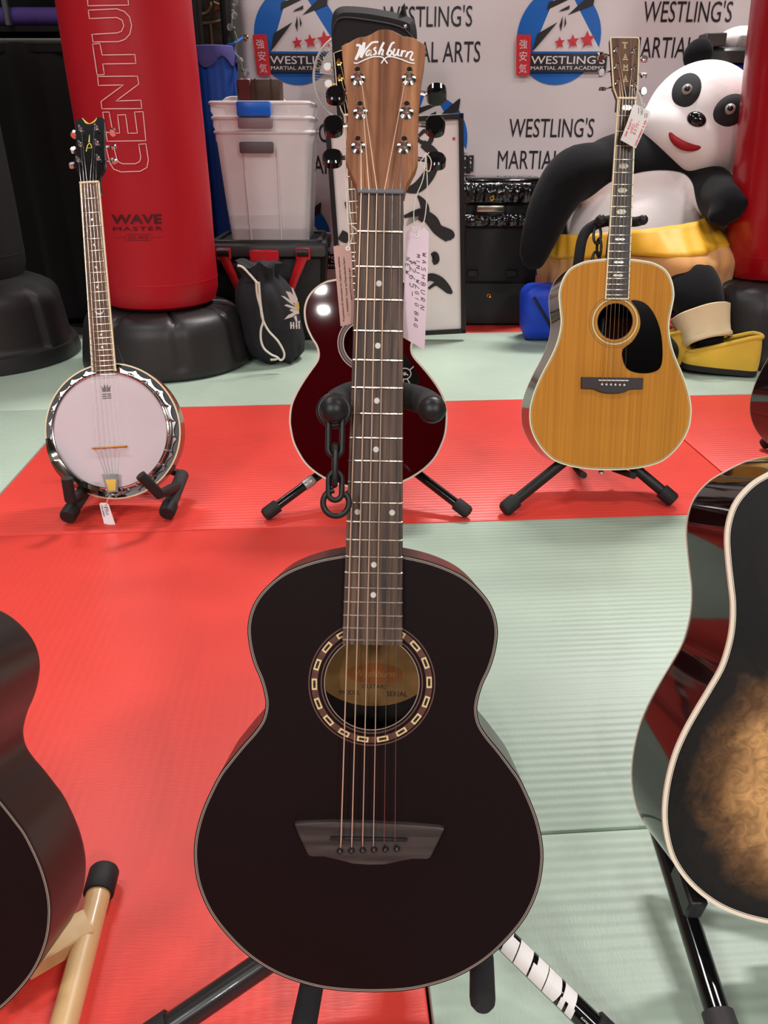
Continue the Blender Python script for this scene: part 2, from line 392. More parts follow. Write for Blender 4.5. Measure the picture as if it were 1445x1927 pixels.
def make_guitar(c, name='acoustic_guitar'):
    """c: dictionary of measurements in mm; nut centre at (0,0,0), x right, y up the neck, z out of the face; nut-to-base = c['base']"""
    y = Vector(c['y']).normalized(); x = Vector(c['x']); x = (x - y * x.dot(y)).normalized(); z = x.cross(y)
    base = c['base'] / 1000; org = Vector(c['O']) - y * base
    W = Matrix(((x.x, y.x, z.x, org.x), (x.y, y.y, z.y, org.y), (x.z, y.z, z.z, org.z), (0, 0, 0, 1)))
    root = empty(name, label=c['label'], cat=c.get('cat', 'guitar'), mat=W)
    XF = Matrix.Translation((0, base, 0)) @ Matrix.Scale(.001, 4)
    N = lambda: MB(XF)
    HS = Matrix.Rotation(radians(-c.get('hs_tilt', 10)), 4, 'X')
    sc = c['S']; zf = -c.get('fb_h', 6)     # face height
    if 'half' in c:
        out = full_outline(c['half'], c.get('res', 6)); D = c['depth']
        hole = circle(0, c['hole'][0], c['hole'][1], 56)
        # body shell: sides + back (open at the face so that the inside can be seen through the hole)
        b = N(); o2 = out; n = len(out)
        rows = [(0, zf - .3), (0, zf - 3), (0, zf - D + 6), (0, zf - D + 2.2), (.5, zf - D + .6), (1.5, zf - D)]
        vs = []; fs = []
        for ins, zz in rows:
            for q in offset(o2, ins): vs.append((q[0], q[1], zz))
        for r in range(len(rows) - 1):
            for i in range(n):
                j = (i + 1) % n; fs.append([(r + 1) * n + i, (r + 1) * n + j, r * n + j, r * n + i])
        b.add(vs, fs, 0, True); b.plate(offset(o2, 1.5), zf - D + .1, zf - D, 0)
        body = b.build('body', c['side_mat'], root)
        if c.get('back_binding'):
            bb = N(); ring = []; nn = len(out)
            bb.plate(offset(out, -.5), zf - D - .2, zf - D + c['back_binding'], 0, holes=[offset(out, .6)]); bb.build('back_binding', c['bind_mat'], body)
        tb = c.get('top_inset', 0)
        t = N().plate(offset(out, .2), zf - 3, zf, 0, holes=[hole])
        top = t.build('soundboard', c['top_mat'], root)
        bd = N()
        for (i0, i1, dz, mi) in c['binding']:
            bd.plate(offset(out, i0), zf - c.get('bind_deep', 2.5), zf + dz, mi, holes=[offset(out, i1)])
        bd.build('binding', c['bind_mats'], top)
        rs = N()
        for (r0, r1, mi) in c['rosette']: rs.plate(circle(0, c['hole'][0], r1, 64), zf - .2, zf + .18, mi, holes=[circle(0, c['hole'][0], r0, 64)])
        if c.get('mosaic'):
            r0, r1, cnt, ph = c['mosaic']; hc = c['hole'][0]; hw = 4.6
            rm = (r0 + r1) / 2
            for k in range(cnt):
                a = radians(ph + 360 * k / cnt); M = Matrix.Translation((0, hc, 0)) @ Matrix.Rotation(a, 4, 'Z') @ Matrix.Translation((rm, 0, zf + .2))
                t2 = (r1 - r0) / 2 - .3
                rs.plate(rrect(-t2, -5.4, t2, 5.4, .3), 0, .1, 3, M=M); rs.plate(rrect(-t2 + 1.3, -3.7, t2 - 1.3, 3.7, .2), .1, .16, 4, M=M); rs.plate(rrect(-t2 + 1.3, -.5, t2 - 1.3, .5, .1), .1, .2, 5, M=M); rs.plate(rrect(-.35, -3, .35, 3, .1), .1, .2, 5, M=M)
        if c['rosette']: rs.build('rosette', c['ros_mats'], top)
        if c.get('sound_label'):
            sl = N(); zz = zf - D + .8; hc = c['hole'][0]
            sl.plate(circle(0, hc - 6, 64, 56, 42), zz, zz + .4, 0)
            sl.plate(circle(2, hc - 13, 30, 40, 11), zz + .4, zz + .5, 1)
            sl.text('Washburn', lambda u, v: (u + 2, hc - 16.5 + v, zz + .7), 2, w=42, shear=.3)
            sl.text('GUITARS', lambda u, v: (u + 2, hc - 29 + v, zz + .7), 3, w=26)
            sl.text('MODEL', lambda u, v: (u - 24, hc - 36 + v, zz + .7), 3, w=22); sl.text('SERIAL', lambda u, v: (u + 26, hc - 37 + v, zz + .7), 3, w=22)
            sl.build('paper_label', [mat('label_paper', (150, 108, 58), .8, noise_amt=.2, noise_scale=60), mat('label_oval', (150, 82, 24), .7), mat('label_script', (180, 130, 70), .7), BLACK_INK], body)
        if 'bridge' in c:
            br = N().plate(catmull([(q[0], q[1], 0) for q in c['bridge']], 4, True) if c.get('bridge_smooth') else c['bridge'], zf, zf + 7, 0, bev=1.2).build('bridge', c['bridge_mat'], root)
            sx0, sx1, sy0, sy1 = c['saddle']
            N().box(((sx0 + sx1) / 2, (sy0 + sy1) / 2, zf + 8.5), (sx1 - sx0, 3, 5), bev=.5, M=None).build('saddle', c['saddle_mat'], br)
            for k in range(6):
                pn = N(); px_ = c['pins'][0] + (c['pins'][1] - c['pins'][0]) * k / 5; py_ = c['pins'][2] + (c['pins'][3] - c['pins'][2]) * k / 5
                pn.tube([(px_, py_, zf + 5), (px_, py_, zf + 8)], 2.2, 10); pn.ball((px_, py_, zf + 9.4), 3.0, 12); pn.build('bridge_pin', c['pin_mat'], br)
        if 'guard' in c: N().plate(catmull([(q[0], q[1], 0) for q in c['guard']], 3, True), zf, zf + 1.6, 0, bev=.5).build('pickguard', c['guard_mat'], root)
        N().tube([(0, c['half'][-1][1] + 3, zf - D / 2), (0, c['half'][-1][1] - 6, zf - D / 2), (0, c['half'][-1][1] - 9, zf - D / 2), (0, c['half'][-1][1] - 14, zf - D / 2)], [7, 4, 8, 7], 12).build('strap_button', c.get('button_pin_mat', CHROME), root)
    # neck
    nk = N(); endn = c['neck_end']; w0, w1, fe = c['fb']
    vs = []; fs = []; st = 8; ns = 10
    for i in range(st + 1):
        t = i / st; yy = -endn * t; hw = (w0 + (w1 - w0) * (endn * t / fe)) / 2 - .4; dp = 15 + 4 * t + (22 * max(0, (t - .86) / .14) if 'half' in c else 0)
        for k in range(ns + 1):
            a = pi * k / ns; vs.append((hw * cos(a), yy, zf - dp * sin(a) + .01))
    for i in range(st):
        for k in range(ns): q = i * (ns + 1) + k; fs.append([q, q + 1, q + ns + 2, q + ns + 1])
    nk.add(vs, fs); nk.build('neck', c['neck_mat'], root)
    # fingerboard
    fb = N().plate([(-w0 / 2, 1), (w0 / 2, 1), (w1 / 2, -fe), (-w1 / 2, -fe)], zf, 0, 0, bev=.6).build('fingerboard', c['fb_mat'], root)
    if c.get('fb_bind'):
        bw = c['fb_bind']; f2 = N()
        for sgn in (-1, 1): f2.plate([(sgn * (w0 / 2 + .4), 1), (sgn * (w0 / 2 - bw), 1), (sgn * (w1 / 2 - bw), -fe), (sgn * (w1 / 2 + .4), -fe)], zf, .15, 0)
        if c.get('fb_bind_end'): f2.plate([(-w1 / 2, -fe - 1), (w1 / 2, -fe - 1), (w1 / 2, -fe + 2), (-w1 / 2, -fe + 2)], zf, .2, 0)
        f2.build('fingerboard_binding', c['fb_bind_mat'], fb)
    for k in range(1, c['frets'] + 1):
        yy = -PT(sc, k); hw = (w0 + (w1 - w0) * (-yy / fe)) / 2 - .3
        N().tube([(-hw, yy, .2), (-hw + .8, yy, .9), (hw - .8, yy, .9), (hw, yy, .2)], 1.0, 6).build('fret', NICKEL, fb)
    for k in c['dots']:
        if isinstance(k, tuple): k, kind = k
        else: kind = 'dot'
        yy = -(PT(sc, k) + PT(sc, k - 1)) / 2; dm = N()
        hw = (w0 + (w1 - w0) * (-yy / fe)) / 2
        if kind == 'dot': dm.plate(circle(0, yy, 2.7, 20), -.3, .12)
        elif kind == 'pair':
            dm.plate(circle(-hw * .62, yy, 2.7, 20), -.3, .12); dm.plate(circle(hw * .62, yy, 2.7, 20), -.3, .12)
        elif kind == 'hex': dm.plate([(-12, yy), (-7, yy + 5.5), (7, yy + 5.5), (12, yy), (7, yy - 5.5), (-7, yy - 5.5)], -.3, .12)
        elif kind == 'slim':
            dm.plate([(-13, yy), (-6, yy + 3.4), (0, yy + 1.5), (6, yy + 3.4), (13, yy), (6, yy - 3.4), (0, yy - 1.5), (-6, yy - 3.4)], -.3, .12)
        elif kind == 'moon':
            o_ = [(11 * cos(radians(a)), yy + 7 + 11 * sin(radians(a))) for a in range(180, 361, 15)]; i_ = [(10.4 * cos(radians(a)), yy + 8.5 + 8.6 * sin(radians(a))) for a in range(360, 179, -15)]
            dm.plate(o_ + i_[1:-1], -.3, .12)
        elif kind == 'block': dm.plate([(-9, yy + 6), (9, yy + 6), (9, yy - 6), (-9, yy - 6)], -.3, .12)
        dm.build('fret_marker', c.get('dot_mat', PEARL), fb)
    # nut
    N().box((0, 2.2, -1.0), (w0 + 1, 4.5, 8.5), bev=.8).build('nut', c['nut_mat'], root)
    # headstock
    h = N(); ho = c['hs']
    h.plate(ho, -15, -2.5, 0, bev=.6, M=HS, wall_m=1 if c.get('hs_side_mat') else None)
    h.plate([(-w0 / 2, 4), (w0 / 2, 4), (w0 / 2 + 1, -22), (-w0 / 2 - 1, -22)], -20, -7, 1 if c.get('hs_side_mat') else 0)
    hd = h.build('headstock', [c['hs_mat'], c.get('hs_side_mat') or c['hs_mat']], root)
    if c.get('hs_bind'): N().plate(offset(ccw(ho), -.2), -6, -2.2, 0, holes=[offset(ccw(ho), c['hs_bind'])], M=HS).build('headstock_binding', c['bind_mat'], hd)
    if 'logo' in c: c['logo'](N, HS, hd)
    for k, (px_, py_) in enumerate(c['posts']):
        sgn = -1 if px_ < 0 else 1
        t = N(); t.lathe([(6.6, -2.5), (6.5, -1.6), (5.0, -.9), (3.6, -.3), (3.2, 2.5), (2.5, 3.2), (2.5, 7.6), (3.0, 8.4), (3.0, 10.8), (2.4, 11.8), (0.2, 11.9)], 18, 0, M=HS @ Matrix.Translation((px_, py_, 0)))
        bx, by = c['buttons'][k]
        t.tube([(px_, py_, -17), (bx - sgn * 5, by, -15)], 2.0, 8, 0, M=HS); t.box((px_ + sgn * 2, (py_ + by) / 2, -18.5), (13, 15, 6), 0, bev=1.5, M=HS)
        to = t.build('tuner', c['tuner_mat'], root)
        bt = N(); rot = c['btn_turn'][k] if 'btn_turn' in c else 0; bs = c.get('btn', (8.5, 11, 3.4))
        MM = HS @ Matrix.Translation((bx, by, -15)) @ Matrix.Rotation(rot, 4, 'X')
        sh = catmull([(-sgn * bs[0] * .9, -bs[1] * .55, 0), (-sgn * bs[0] * .2, -bs[1] * .95, 0), (sgn * bs[0] * .7, -bs[1] * .75, 0), (sgn * bs[0], 0, 0), (sgn * bs[0] * .7, bs[1] * .75, 0), (-sgn * bs[0] * .2, bs[1] * .95, 0), (-sgn * bs[0] * .9, bs[1] * .55, 0)], 4, True)
        bt.plate(sh, -bs[2], bs[2], 0, bev=1.6, M=MM); bt.build('tuner_button', c['btn_mat'], to)
    # strings
    sx0, sx1 = c['nut_str']; ex0, ex1 = c['sad_str']
    for k in range(6):
        t = k / 5; nx = sx0 + (sx1 - sx0) * t; ex = ex0 + (ex1 - ex0) * t
        post = c['posts'][2 - k if k < 3 else k]
        post = HS @ Vector((post[0] + (2.6 if k < 3 else -2.6), post[1] - 1, 5.6))
        wound = k < c.get('wound', 4); r = (.62 - .07 * k) if wound else .26
        ey = c['sad_y']; ez = c['sad_z']
        pts = [tuple(post), (nx, 3.5, 3.0), (nx, 0, 2.0), (ex, ey, ez)] + [tuple(q) for q in c['tail'](k)]
        N().tube(pts, r * c.get('str_k', 1.0), 6).build('string', c['wire'][0] if wound else c['wire'][1], root)
    return root
# --- black travel guitar in the middle of the picture
W_MAHOG = wood('mahogany_headstock', (106, 62, 40), (196, 138, 92), .45, 0, 1.0, (85, 1.3, 20), (.32, .68), .25, (150, 98, 66))
W_TOP = mat('matte_black_lacquer', (22, 8, 9), .55, spec=.14, bump=.03, bump_scale=500)
W_SIDE = mat('satin_black_sides', (34, 27, 26), .33, spec=.5)
GREYLINE = mat('grey_purfling', (150, 136, 124), .5); DARKLINE = mat('dark_purfling', (10, 8, 8), .4)
BROWNLINE = mat('brown_ring', (96, 64, 54), .5); ROS_WOOD = mat('rosette_wood', (92, 52, 42), .5, noise_amt=.3, noise_scale=300)
ROS_CREAM = mat('rosette_cream', (214, 196, 140), .5); ROS_MID = mat('rosette_mid', (84, 40, 32), .5)
def logo_script(N, HS, hd):
    L = [[(-25.8,150.2),(-22.0,149.6),(-23.0,143.2),(-26.0,135.3)],[(-26.0,135.3),(-21.9,143.2),(-18.3,153.2)],[(-18.3,153.2),(-19.0,147.4),(-21.0,137.5)],[(-21.0,137.5),(-17.4,145.0),(-13.0,150.9),(-10.0,153.4),(-5.1,153.9)],
         [(-11.7,144.3),(-14.0,145.1),(-16.2,141.7),(-15.4,139.7),(-13.5,140.9),(-11.7,144.7),(-12.4,140.5),(-10.5,140.2)],[(-6.9,148.1),(-9.0,146.8),(-7.5,144.4),(-7.1,141.9),(-9.7,140.6)],
         [(.2,153.6),(-2.0,148.6),(-4.5,140.7)],[(-4.5,140.7),(-3.2,144.2),(-1.2,146.2),(-.4,144.5),(-1.6,140.8),(.1,141.2)],[(10.2,153.6),(7.6,152.2),(5.0,146.0),(3.2,140.8)],[(3.4,141.2),(5.6,140.2),(7.6,142.4),(7.0,145.0),(5.0,144.6)],
         [(10.5,147.2),(9.1,142.2),(10.3,140.2),(12.9,142.3),(14.3,146.9)],[(14.3,146.9),(13.5,140.7),(15.0,140.3)],[(17.8,145.7),(16.3,139.1)],[(16.8,141.0),(18.6,144.6),(21.0,144.4)],[(23.1,144.2),(20.9,138.4)],[(21.3,139.6),(23.6,143.2),(25.7,144.2),(27.2,142.6),(25.2,137.6),(27.0,135.6),(28.6,136.5)],
         [(-27.7,132.0),(-24.6,131.4),(-17.2,135.1),(-9.7,138.2),(-2.1,138.3),(.9,136.0),(3.9,131.6)],[(29.3,132.4),(24.4,133.1),(16.8,136.2),(9.2,138.4),(3.9,138.4),(.5,135.6),(-1.9,131.5)]]
    Wd = [2.5, 2.3, 2.8, 2.0, 1.6, 1.8, 2.2, 1.7, 2.1, 1.7, 1.8, 1.7, 2.1, 1.7, 2.0, 1.7, 1.2, 1.2]
    b = N()
    for k, (q, w) in enumerate(zip(L, Wd)): b.stroke(q, w, -2.40 + .03 * k, 0, M=HS, smooth=5)
    b.build('script_lettering', WHITE_INK, hd)
WH = [(28,-330),(48,-334),(67,-340),(84,-348),(98,-359),(109,-372),(115.5,-386),(118,-402),(116,-420),(111.5,-436),(105.5,-450),(101.5,-464),(100.3,-475),(103,-488),(110.5,-500),(121.5,-513),(134,-529),(145,-545),(159,-576),(166,-604),(166.5,-628),(162,-652),(151,-677),(133.5,-700),(112.5,-720),(87.5,-735.5),(62,-745),(36,-750.5),(0,-752.5)]
CFG_W = dict(O=(-.0031,.7569,.7983), y=(.0187,.4018,.9155), x=(.9998,-.0075,-.0171), base=752.5, S=597, half=WH, depth=88,
    label='matte black acoustic guitar in the centre with a striped brown headstock', hole=(-451.6, 44.5), side_mat=W_SIDE, top_mat=W_TOP,
    binding=[(.0,1.0,.1,1),(1.0,1.9,.15,0),(1.9,2.5,.12,1),(2.5,3.1,.15,0)], bind_mats=[GREYLINE, DARKLINE], bind_mat=GREYLINE,
    rosette=[(44.4,45.2,1),(47.2,48.4,0),(51.2,57.2,2),(58.8,60,0)], ros_mats=[BROWNLINE, GREYLINE, ROS_WOOD, ROS_CREAM, ROS_MID, DARKLINE], mosaic=(51.4,57.0,18,2.0), sound_label=True,
    bridge=[(-70.5,-586),(-67,-585),(-35,-583.3),(0,-583.6),(35,-584.6),(67,-586.6),(71,-588),(69.5,-592),(58.5,-616),(55,-617.5),(42,-617.5),(30,-620),(15,-623.5),(0,-624.2),(-15,-623.2),(-30,-619.5),(-42,-617),(-54,-617.2),(-57.5,-615.5),(-68.5,-592)], bridge_mat=BRIDGE_WOOD,
    saddle=(-36,36,-598.5,-596.5), saddle_mat=EBONY, pins=(-27,26.5,-609.5,-606.5), pin_mat=BLACK_GLOSS,
    neck_end=400, fb=(41.4,56.2,414), neck_mat=W_MAHOG, fb_mat=ROSEWOOD, frets=20, dots=[3,5,7,9,(12,'pair'),15,17], nut_mat=mat('grey_nut', (104,106,112), .5),
    hs=[(-21.3,2.4),(-22.5,11),(-31,29),(-32.8,36),(-32.5,49.7),(-31.8,82.6),(-33.9,104.7),(-37.6,132.6),(-39.6,149.4),(-36,151.8),(-32,153.6),(-28,156.4),(-24.9,158.2),(-21,159.3),(-17.7,159.5),(-12.5,161.9),(-6.4,166),(-2.5,167.3),(.8,167.5),(4.5,167.2),(8.1,166.3),(14.3,163),(18.5,160.5),(22,160.6),(24.7,160.2),(28.5,159),(32,157.2),(36,154.4),(39.8,151.1),(38.5,134.2),(36.1,117.3),(34,84),(33.4,51.1),(33.8,36),(32,29),(23.8,11.9),(21.9,2.4)],
    hs_mat=W_MAHOG, logo=logo_script, posts=[(-23.3,115),(-20.2,81),(-21.4,46.8),(24.2,116),(22.2,82),(20.5,47.6)],
    buttons=[(-44.5,108),(-46,76.5),(-46,44),(51,110),(50,78.5),(51,43.5)], btn_turn=[radians(-22),radians(-10),radians(-25),radians(80),radians(-12),radians(-28)], btn=(9.5,11.5,3.6),
    btn_mat=BLACK_GLOSS, tuner_mat=CHROME, nut_str=(-17.6,17.8), sad_str=(-26,24.6), sad_y=-597, sad_z=5.5, tail=lambda k: [(-26.5 + 10.4 * k, -607 + .5 * k, 1.5)], wire=(BRONZE, STEEL_STRING))
g_black = make_guitar(CFG_W)
# its twin at the left edge of the picture
m2 = g_black.matrix_world.copy(); yv = Vector(CFG_W['y']).normalized()
m2.translation = m2.translation + Vector((-.470, 0, 0)) - yv * .052
g_left = dup(g_black, 'matte black acoustic guitar cut off at the left edge, on a maple stand', mat=m2)

# --- natural spruce dreadnought
SPRUCE = wood('aged_spruce', (180, 114, 34), (206, 138, 44), .6, 0, 1.0, (140, 1.2, 20), (.3, .7), .3)
SPRUCE.node_tree.nodes['Principled BSDF'].inputs['Specular IOR Level'].default_value = .22
T_SIDE = mat('dark_rosewood_gloss', (58, 24, 18), .1, spec=.4)
T_HEAD = wood('rosewood_head', (78, 48, 32), (118, 78, 52), .6, 0, 1, (120, 4, 20))
def logo_vertical(N, HS, hd):
    b = N()
    for ch, (x_, y_) in zip('TAMA', [(-4.4,122.5),(-3.6,95.2),(-2.8,69.8),(-3.2,43.6)]):
        b.text(ch, lambda u, v, x_=x_, y_=y_: HS @ Vector((x_ + u, y_ + v, -2.2)), 0, w=13 if ch == 'T' else 9.5, h=14, bold=.02)
        for dx in ((0,) if ch == 'T' else (-3.4, 3.4)): b.flat([(x_ + dx - 3, y_ - .5), (x_ + dx + 3, y_ - .5), (x_ + dx + 3, y_ + 1), (x_ + dx - 3, y_ + 1)], -2.2, 0, M=HS)
    b.build('inlaid_letters', CREAM, hd)
    N().plate(catmull([(-5.5,8,0),(5.5,8,0),(5.5,22,0),(3,30,0),(0,33,0),(-3,30,0),(-5.5,22,0)], 4, True), -2.5, -.8, 0, bev=.5, M=HS).build('truss_rod_cover', BLACK_PLASTIC, hd)
TH = [(28,-356),(60,-359.5),(87,-365),(115,-380),(132,-405),(140,-438),(137,-470),(132.5,-503),(135,-533),(143,-563),(155,-592),(172,-626),(188,-664),(197,-695),(200.5,-720),(198,-755),(186,-787),(165,-817),(135,-843),(95,-857),(50,-864),(0,-866)]
ABAL = mat('abalone_line', (86, 92, 74), .3, noise_amt=.6, noise_scale=200)
CFG_T = dict(O=(.5657,2.0328,.9164), y=(.0088,.3088,.9511), x=(1,-.0027,-.0084), base=866, S=645, half=TH, depth=112,
    label='natural spruce acoustic guitar with a black teardrop pickguard in front of the panda', hole=(-503.5, 43), side_mat=T_SIDE, top_mat=SPRUCE,
    binding=[(0,3.6,.15,0),(3.6,5.2,.12,1),(5.2,6.0,.15,0)], bind_mats=[CREAM, ABAL], bind_mat=CREAM, back_binding=2.5,
    rosette=[(42.6,44,1),(49.5,51,1),(52,56,0),(56,57.4,1),(62,63.2,1)], ros_mats=[mat('ring_cream',(222,186,110),.4), mat('ring_dark',(92,70,34),.4)],
    bridge=[(-76.5,-637.5),(74,-638.5),(74.8,-664.5),(44,-666),(30,-673),(12,-676.5),(-12,-676.5),(-30,-673),(-46,-666),(-75.6,-665)], bridge_mat=mat('ebony_bridge',(44,30,28),.45), saddle=(-36,37,-646,-644), saddle_mat=WHITE_PLASTIC, pins=(-27,27.5,-655,-656), pin_mat=WHITE_PLASTIC,
    guard=[(36.1,-454.1),(58.6,-455),(79.8,-467.5),(98.1,-492.8),(111.3,-525.5),(118.4,-562.2),(119.6,-599.1),(111.4,-618),(89.1,-626.1),(58.9,-625.6),(35.7,-616.5),(24,-596.3),(22,-570),(43.4,-551.8),(58.9,-526),(61.2,-500.4),(52.2,-475)], guard_mat=mat('pickguard_black',(8,7,7),.1,spec=.2),
    neck_end=372, fb=(42.8,57,451), neck_mat=T_SIDE, fb_mat=mat('dark_board',(46,34,32),.42), frets=20, dots=[(1,'hex'),(5,'hex'),(7,'hex'),(9,'hex'),(12,'slim'),(15,'slim'),(17,'slim')], dot_mat=PEARL2, fb_bind=2.6, fb_bind_end=True, fb_bind_mat=CREAM, nut_mat=CREAM,
    hs=[(-21.8,2),(-31.8,30),(-38.6,141),(-38.4,146.5),(-36,149.2),(24,149.5),(28.3,147.5),(30.2,142),(26,27),(21.8,2)], hs_mat=T_HEAD, hs_side_mat=T_SIDE, hs_bind=2.4, logo=logo_vertical,
    posts=[(-25.6,118),(-24.8,78),(-22.4,40.6),(16.2,115.3),(15.4,75.2),(16.2,36)], buttons=[(-57,110),(-56,72),(-53.5,33),(45,106),(43,67),(43,28)], btn_turn=[radians(70),radians(20),radians(-60),radians(-25),radians(-40),radians(15)], btn=(8,9.5,4),
    btn_mat=CHROME, tuner_mat=CHROME, nut_str=(-17.5,17.5), sad_str=(-27,28), sad_y=-645, sad_z=6, tail=lambda k: [(-27 + 10.9 * k, -654, 2)], wire=(mat('phosphor_wire',(206,176,146),.35,metal=1), STEEL_STRING), str_k=1.15)
make_guitar(CFG_T)

# --- small dark red guitar on the middle stand
R_TOP = mat('wine_red_gloss', (58, 2, 6), .03, spec=.4); R_BIND = mat('red_guitar_binding', (214, 196, 178), .4)
RH = [(54,-360),(84,-364.5),(110,-378.5),(128,-397),(138,-420),(140,-444),(136,-469),(126,-494),(116,-512),(112,-530),(116,-547),(134,-570),(154,-596),(171,-622),(184,-650),(190,-684),(189,-708),(184,-738),(172,-767),(157,-792),(135,-814),(108,-832),(80,-845),(40,-856),(0,-860)]
CFG_R = dict(O=(-.0700,1.9865,.8815), y=(-.0467,.3417,.9387), x=(.9989,.016,.0438), base=860, S=645, half=RH, depth=72,
    label='small wine red guitar with pale binding behind the black guitar neck', hole=(-512, 50), side_mat=R_TOP, top_mat=R_TOP,
    binding=[(0,4.2,.2,0),(4.2,5.4,.15,1)], bind_mats=[R_BIND, DARKLINE], bind_mat=R_BIND,
    rosette=[(49.5,52.5,0),(54,60,1),(62,64.5,0)], ros_mats=[mat('ring_silver',(170,158,150),.4), mat('ring_grey',(96,84,80),.4)],
    bridge=[(-72,-632),(72,-632),(74,-660),(30,-668),(-30,-668),(-74,-660)], bridge_mat=EBONY, saddle=(-36,36,-646,-644), saddle_mat=CREAM, pins=(-27,27,-655,-655), pin_mat=CREAM,
    guard=[(52,-500),(72,-512),(100,-552),(122,-592),(126,-606),(112,-622),(88,-628),(64,-622),(56,-600),(62,-560)], guard_mat=BLACK_GLOSS,
    neck_end=372, fb=(43,56,448), neck_mat=R_TOP, fb_mat=ROSEWOOD_B, frets=20, dots=[(3,'block'),5,7,9,(12,'pair'),15], fb_bind=2.2, fb_bind_mat=R_BIND, nut_mat=CREAM,
    hs=[(-22,2),(-30,24),(-36,60),(-38,120),(-40,158),(-24,164),(-12,166),(0,176),(12,166),(24,164),(40,158),(38,120),(36,60),(30,24),(22,2)], hs_mat=BLACK_GLOSS, hs_bind=1.8, hs_tilt=12,
    posts=[(-28,132),(-27,94),(-26,56),(28,132),(27,94),(26,56)], buttons=[(-56,132),(-55,90),(-54,52),(56,132),(55,90),(54,52)], btn=(9,10.5,4), btn_mat=WHITE_PLASTIC, tuner_mat=GOLD,
    nut_str=(-17.5,17.5), sad_str=(-27,27), sad_y=-645, sad_z=6, tail=lambda k: [(-27 + 10.9 * k, -654, 2)], wire=(BRONZE, STEEL_STRING))
g_red = make_guitar(CFG_R)
# worn decal on its pickguard
b = MB(Matrix.Translation((0, .86, 0)) @ Matrix.Scale(.001, 4))
b.stroke([(92 + 15 * cos(radians(a)), -588 + 13 * sin(radians(a))) for a in range(0, 360, 20)], 2.4, -4.2, 0, closed=True)
for q in ([(80,-598),(74,-612)],[(88,-602),(86,-616)],[(98,-601),(104,-614)],[(104,-580),(114,-572)],[(82,-578),(74,-570)],[(84,-590),(92,-586),(100,-592)]): b.stroke(q, 2.6, -4.2, 0)
b.flat(circle(92,-588,4,12), -4.2, 0); b.flat(circle(72,-606,6,10), -4.2, 0)
b.build('worn_decal', mat('decal_grey', (176,168,164), .4), [q for q in g_red.children if q.name.startswith('pickguard')][0])

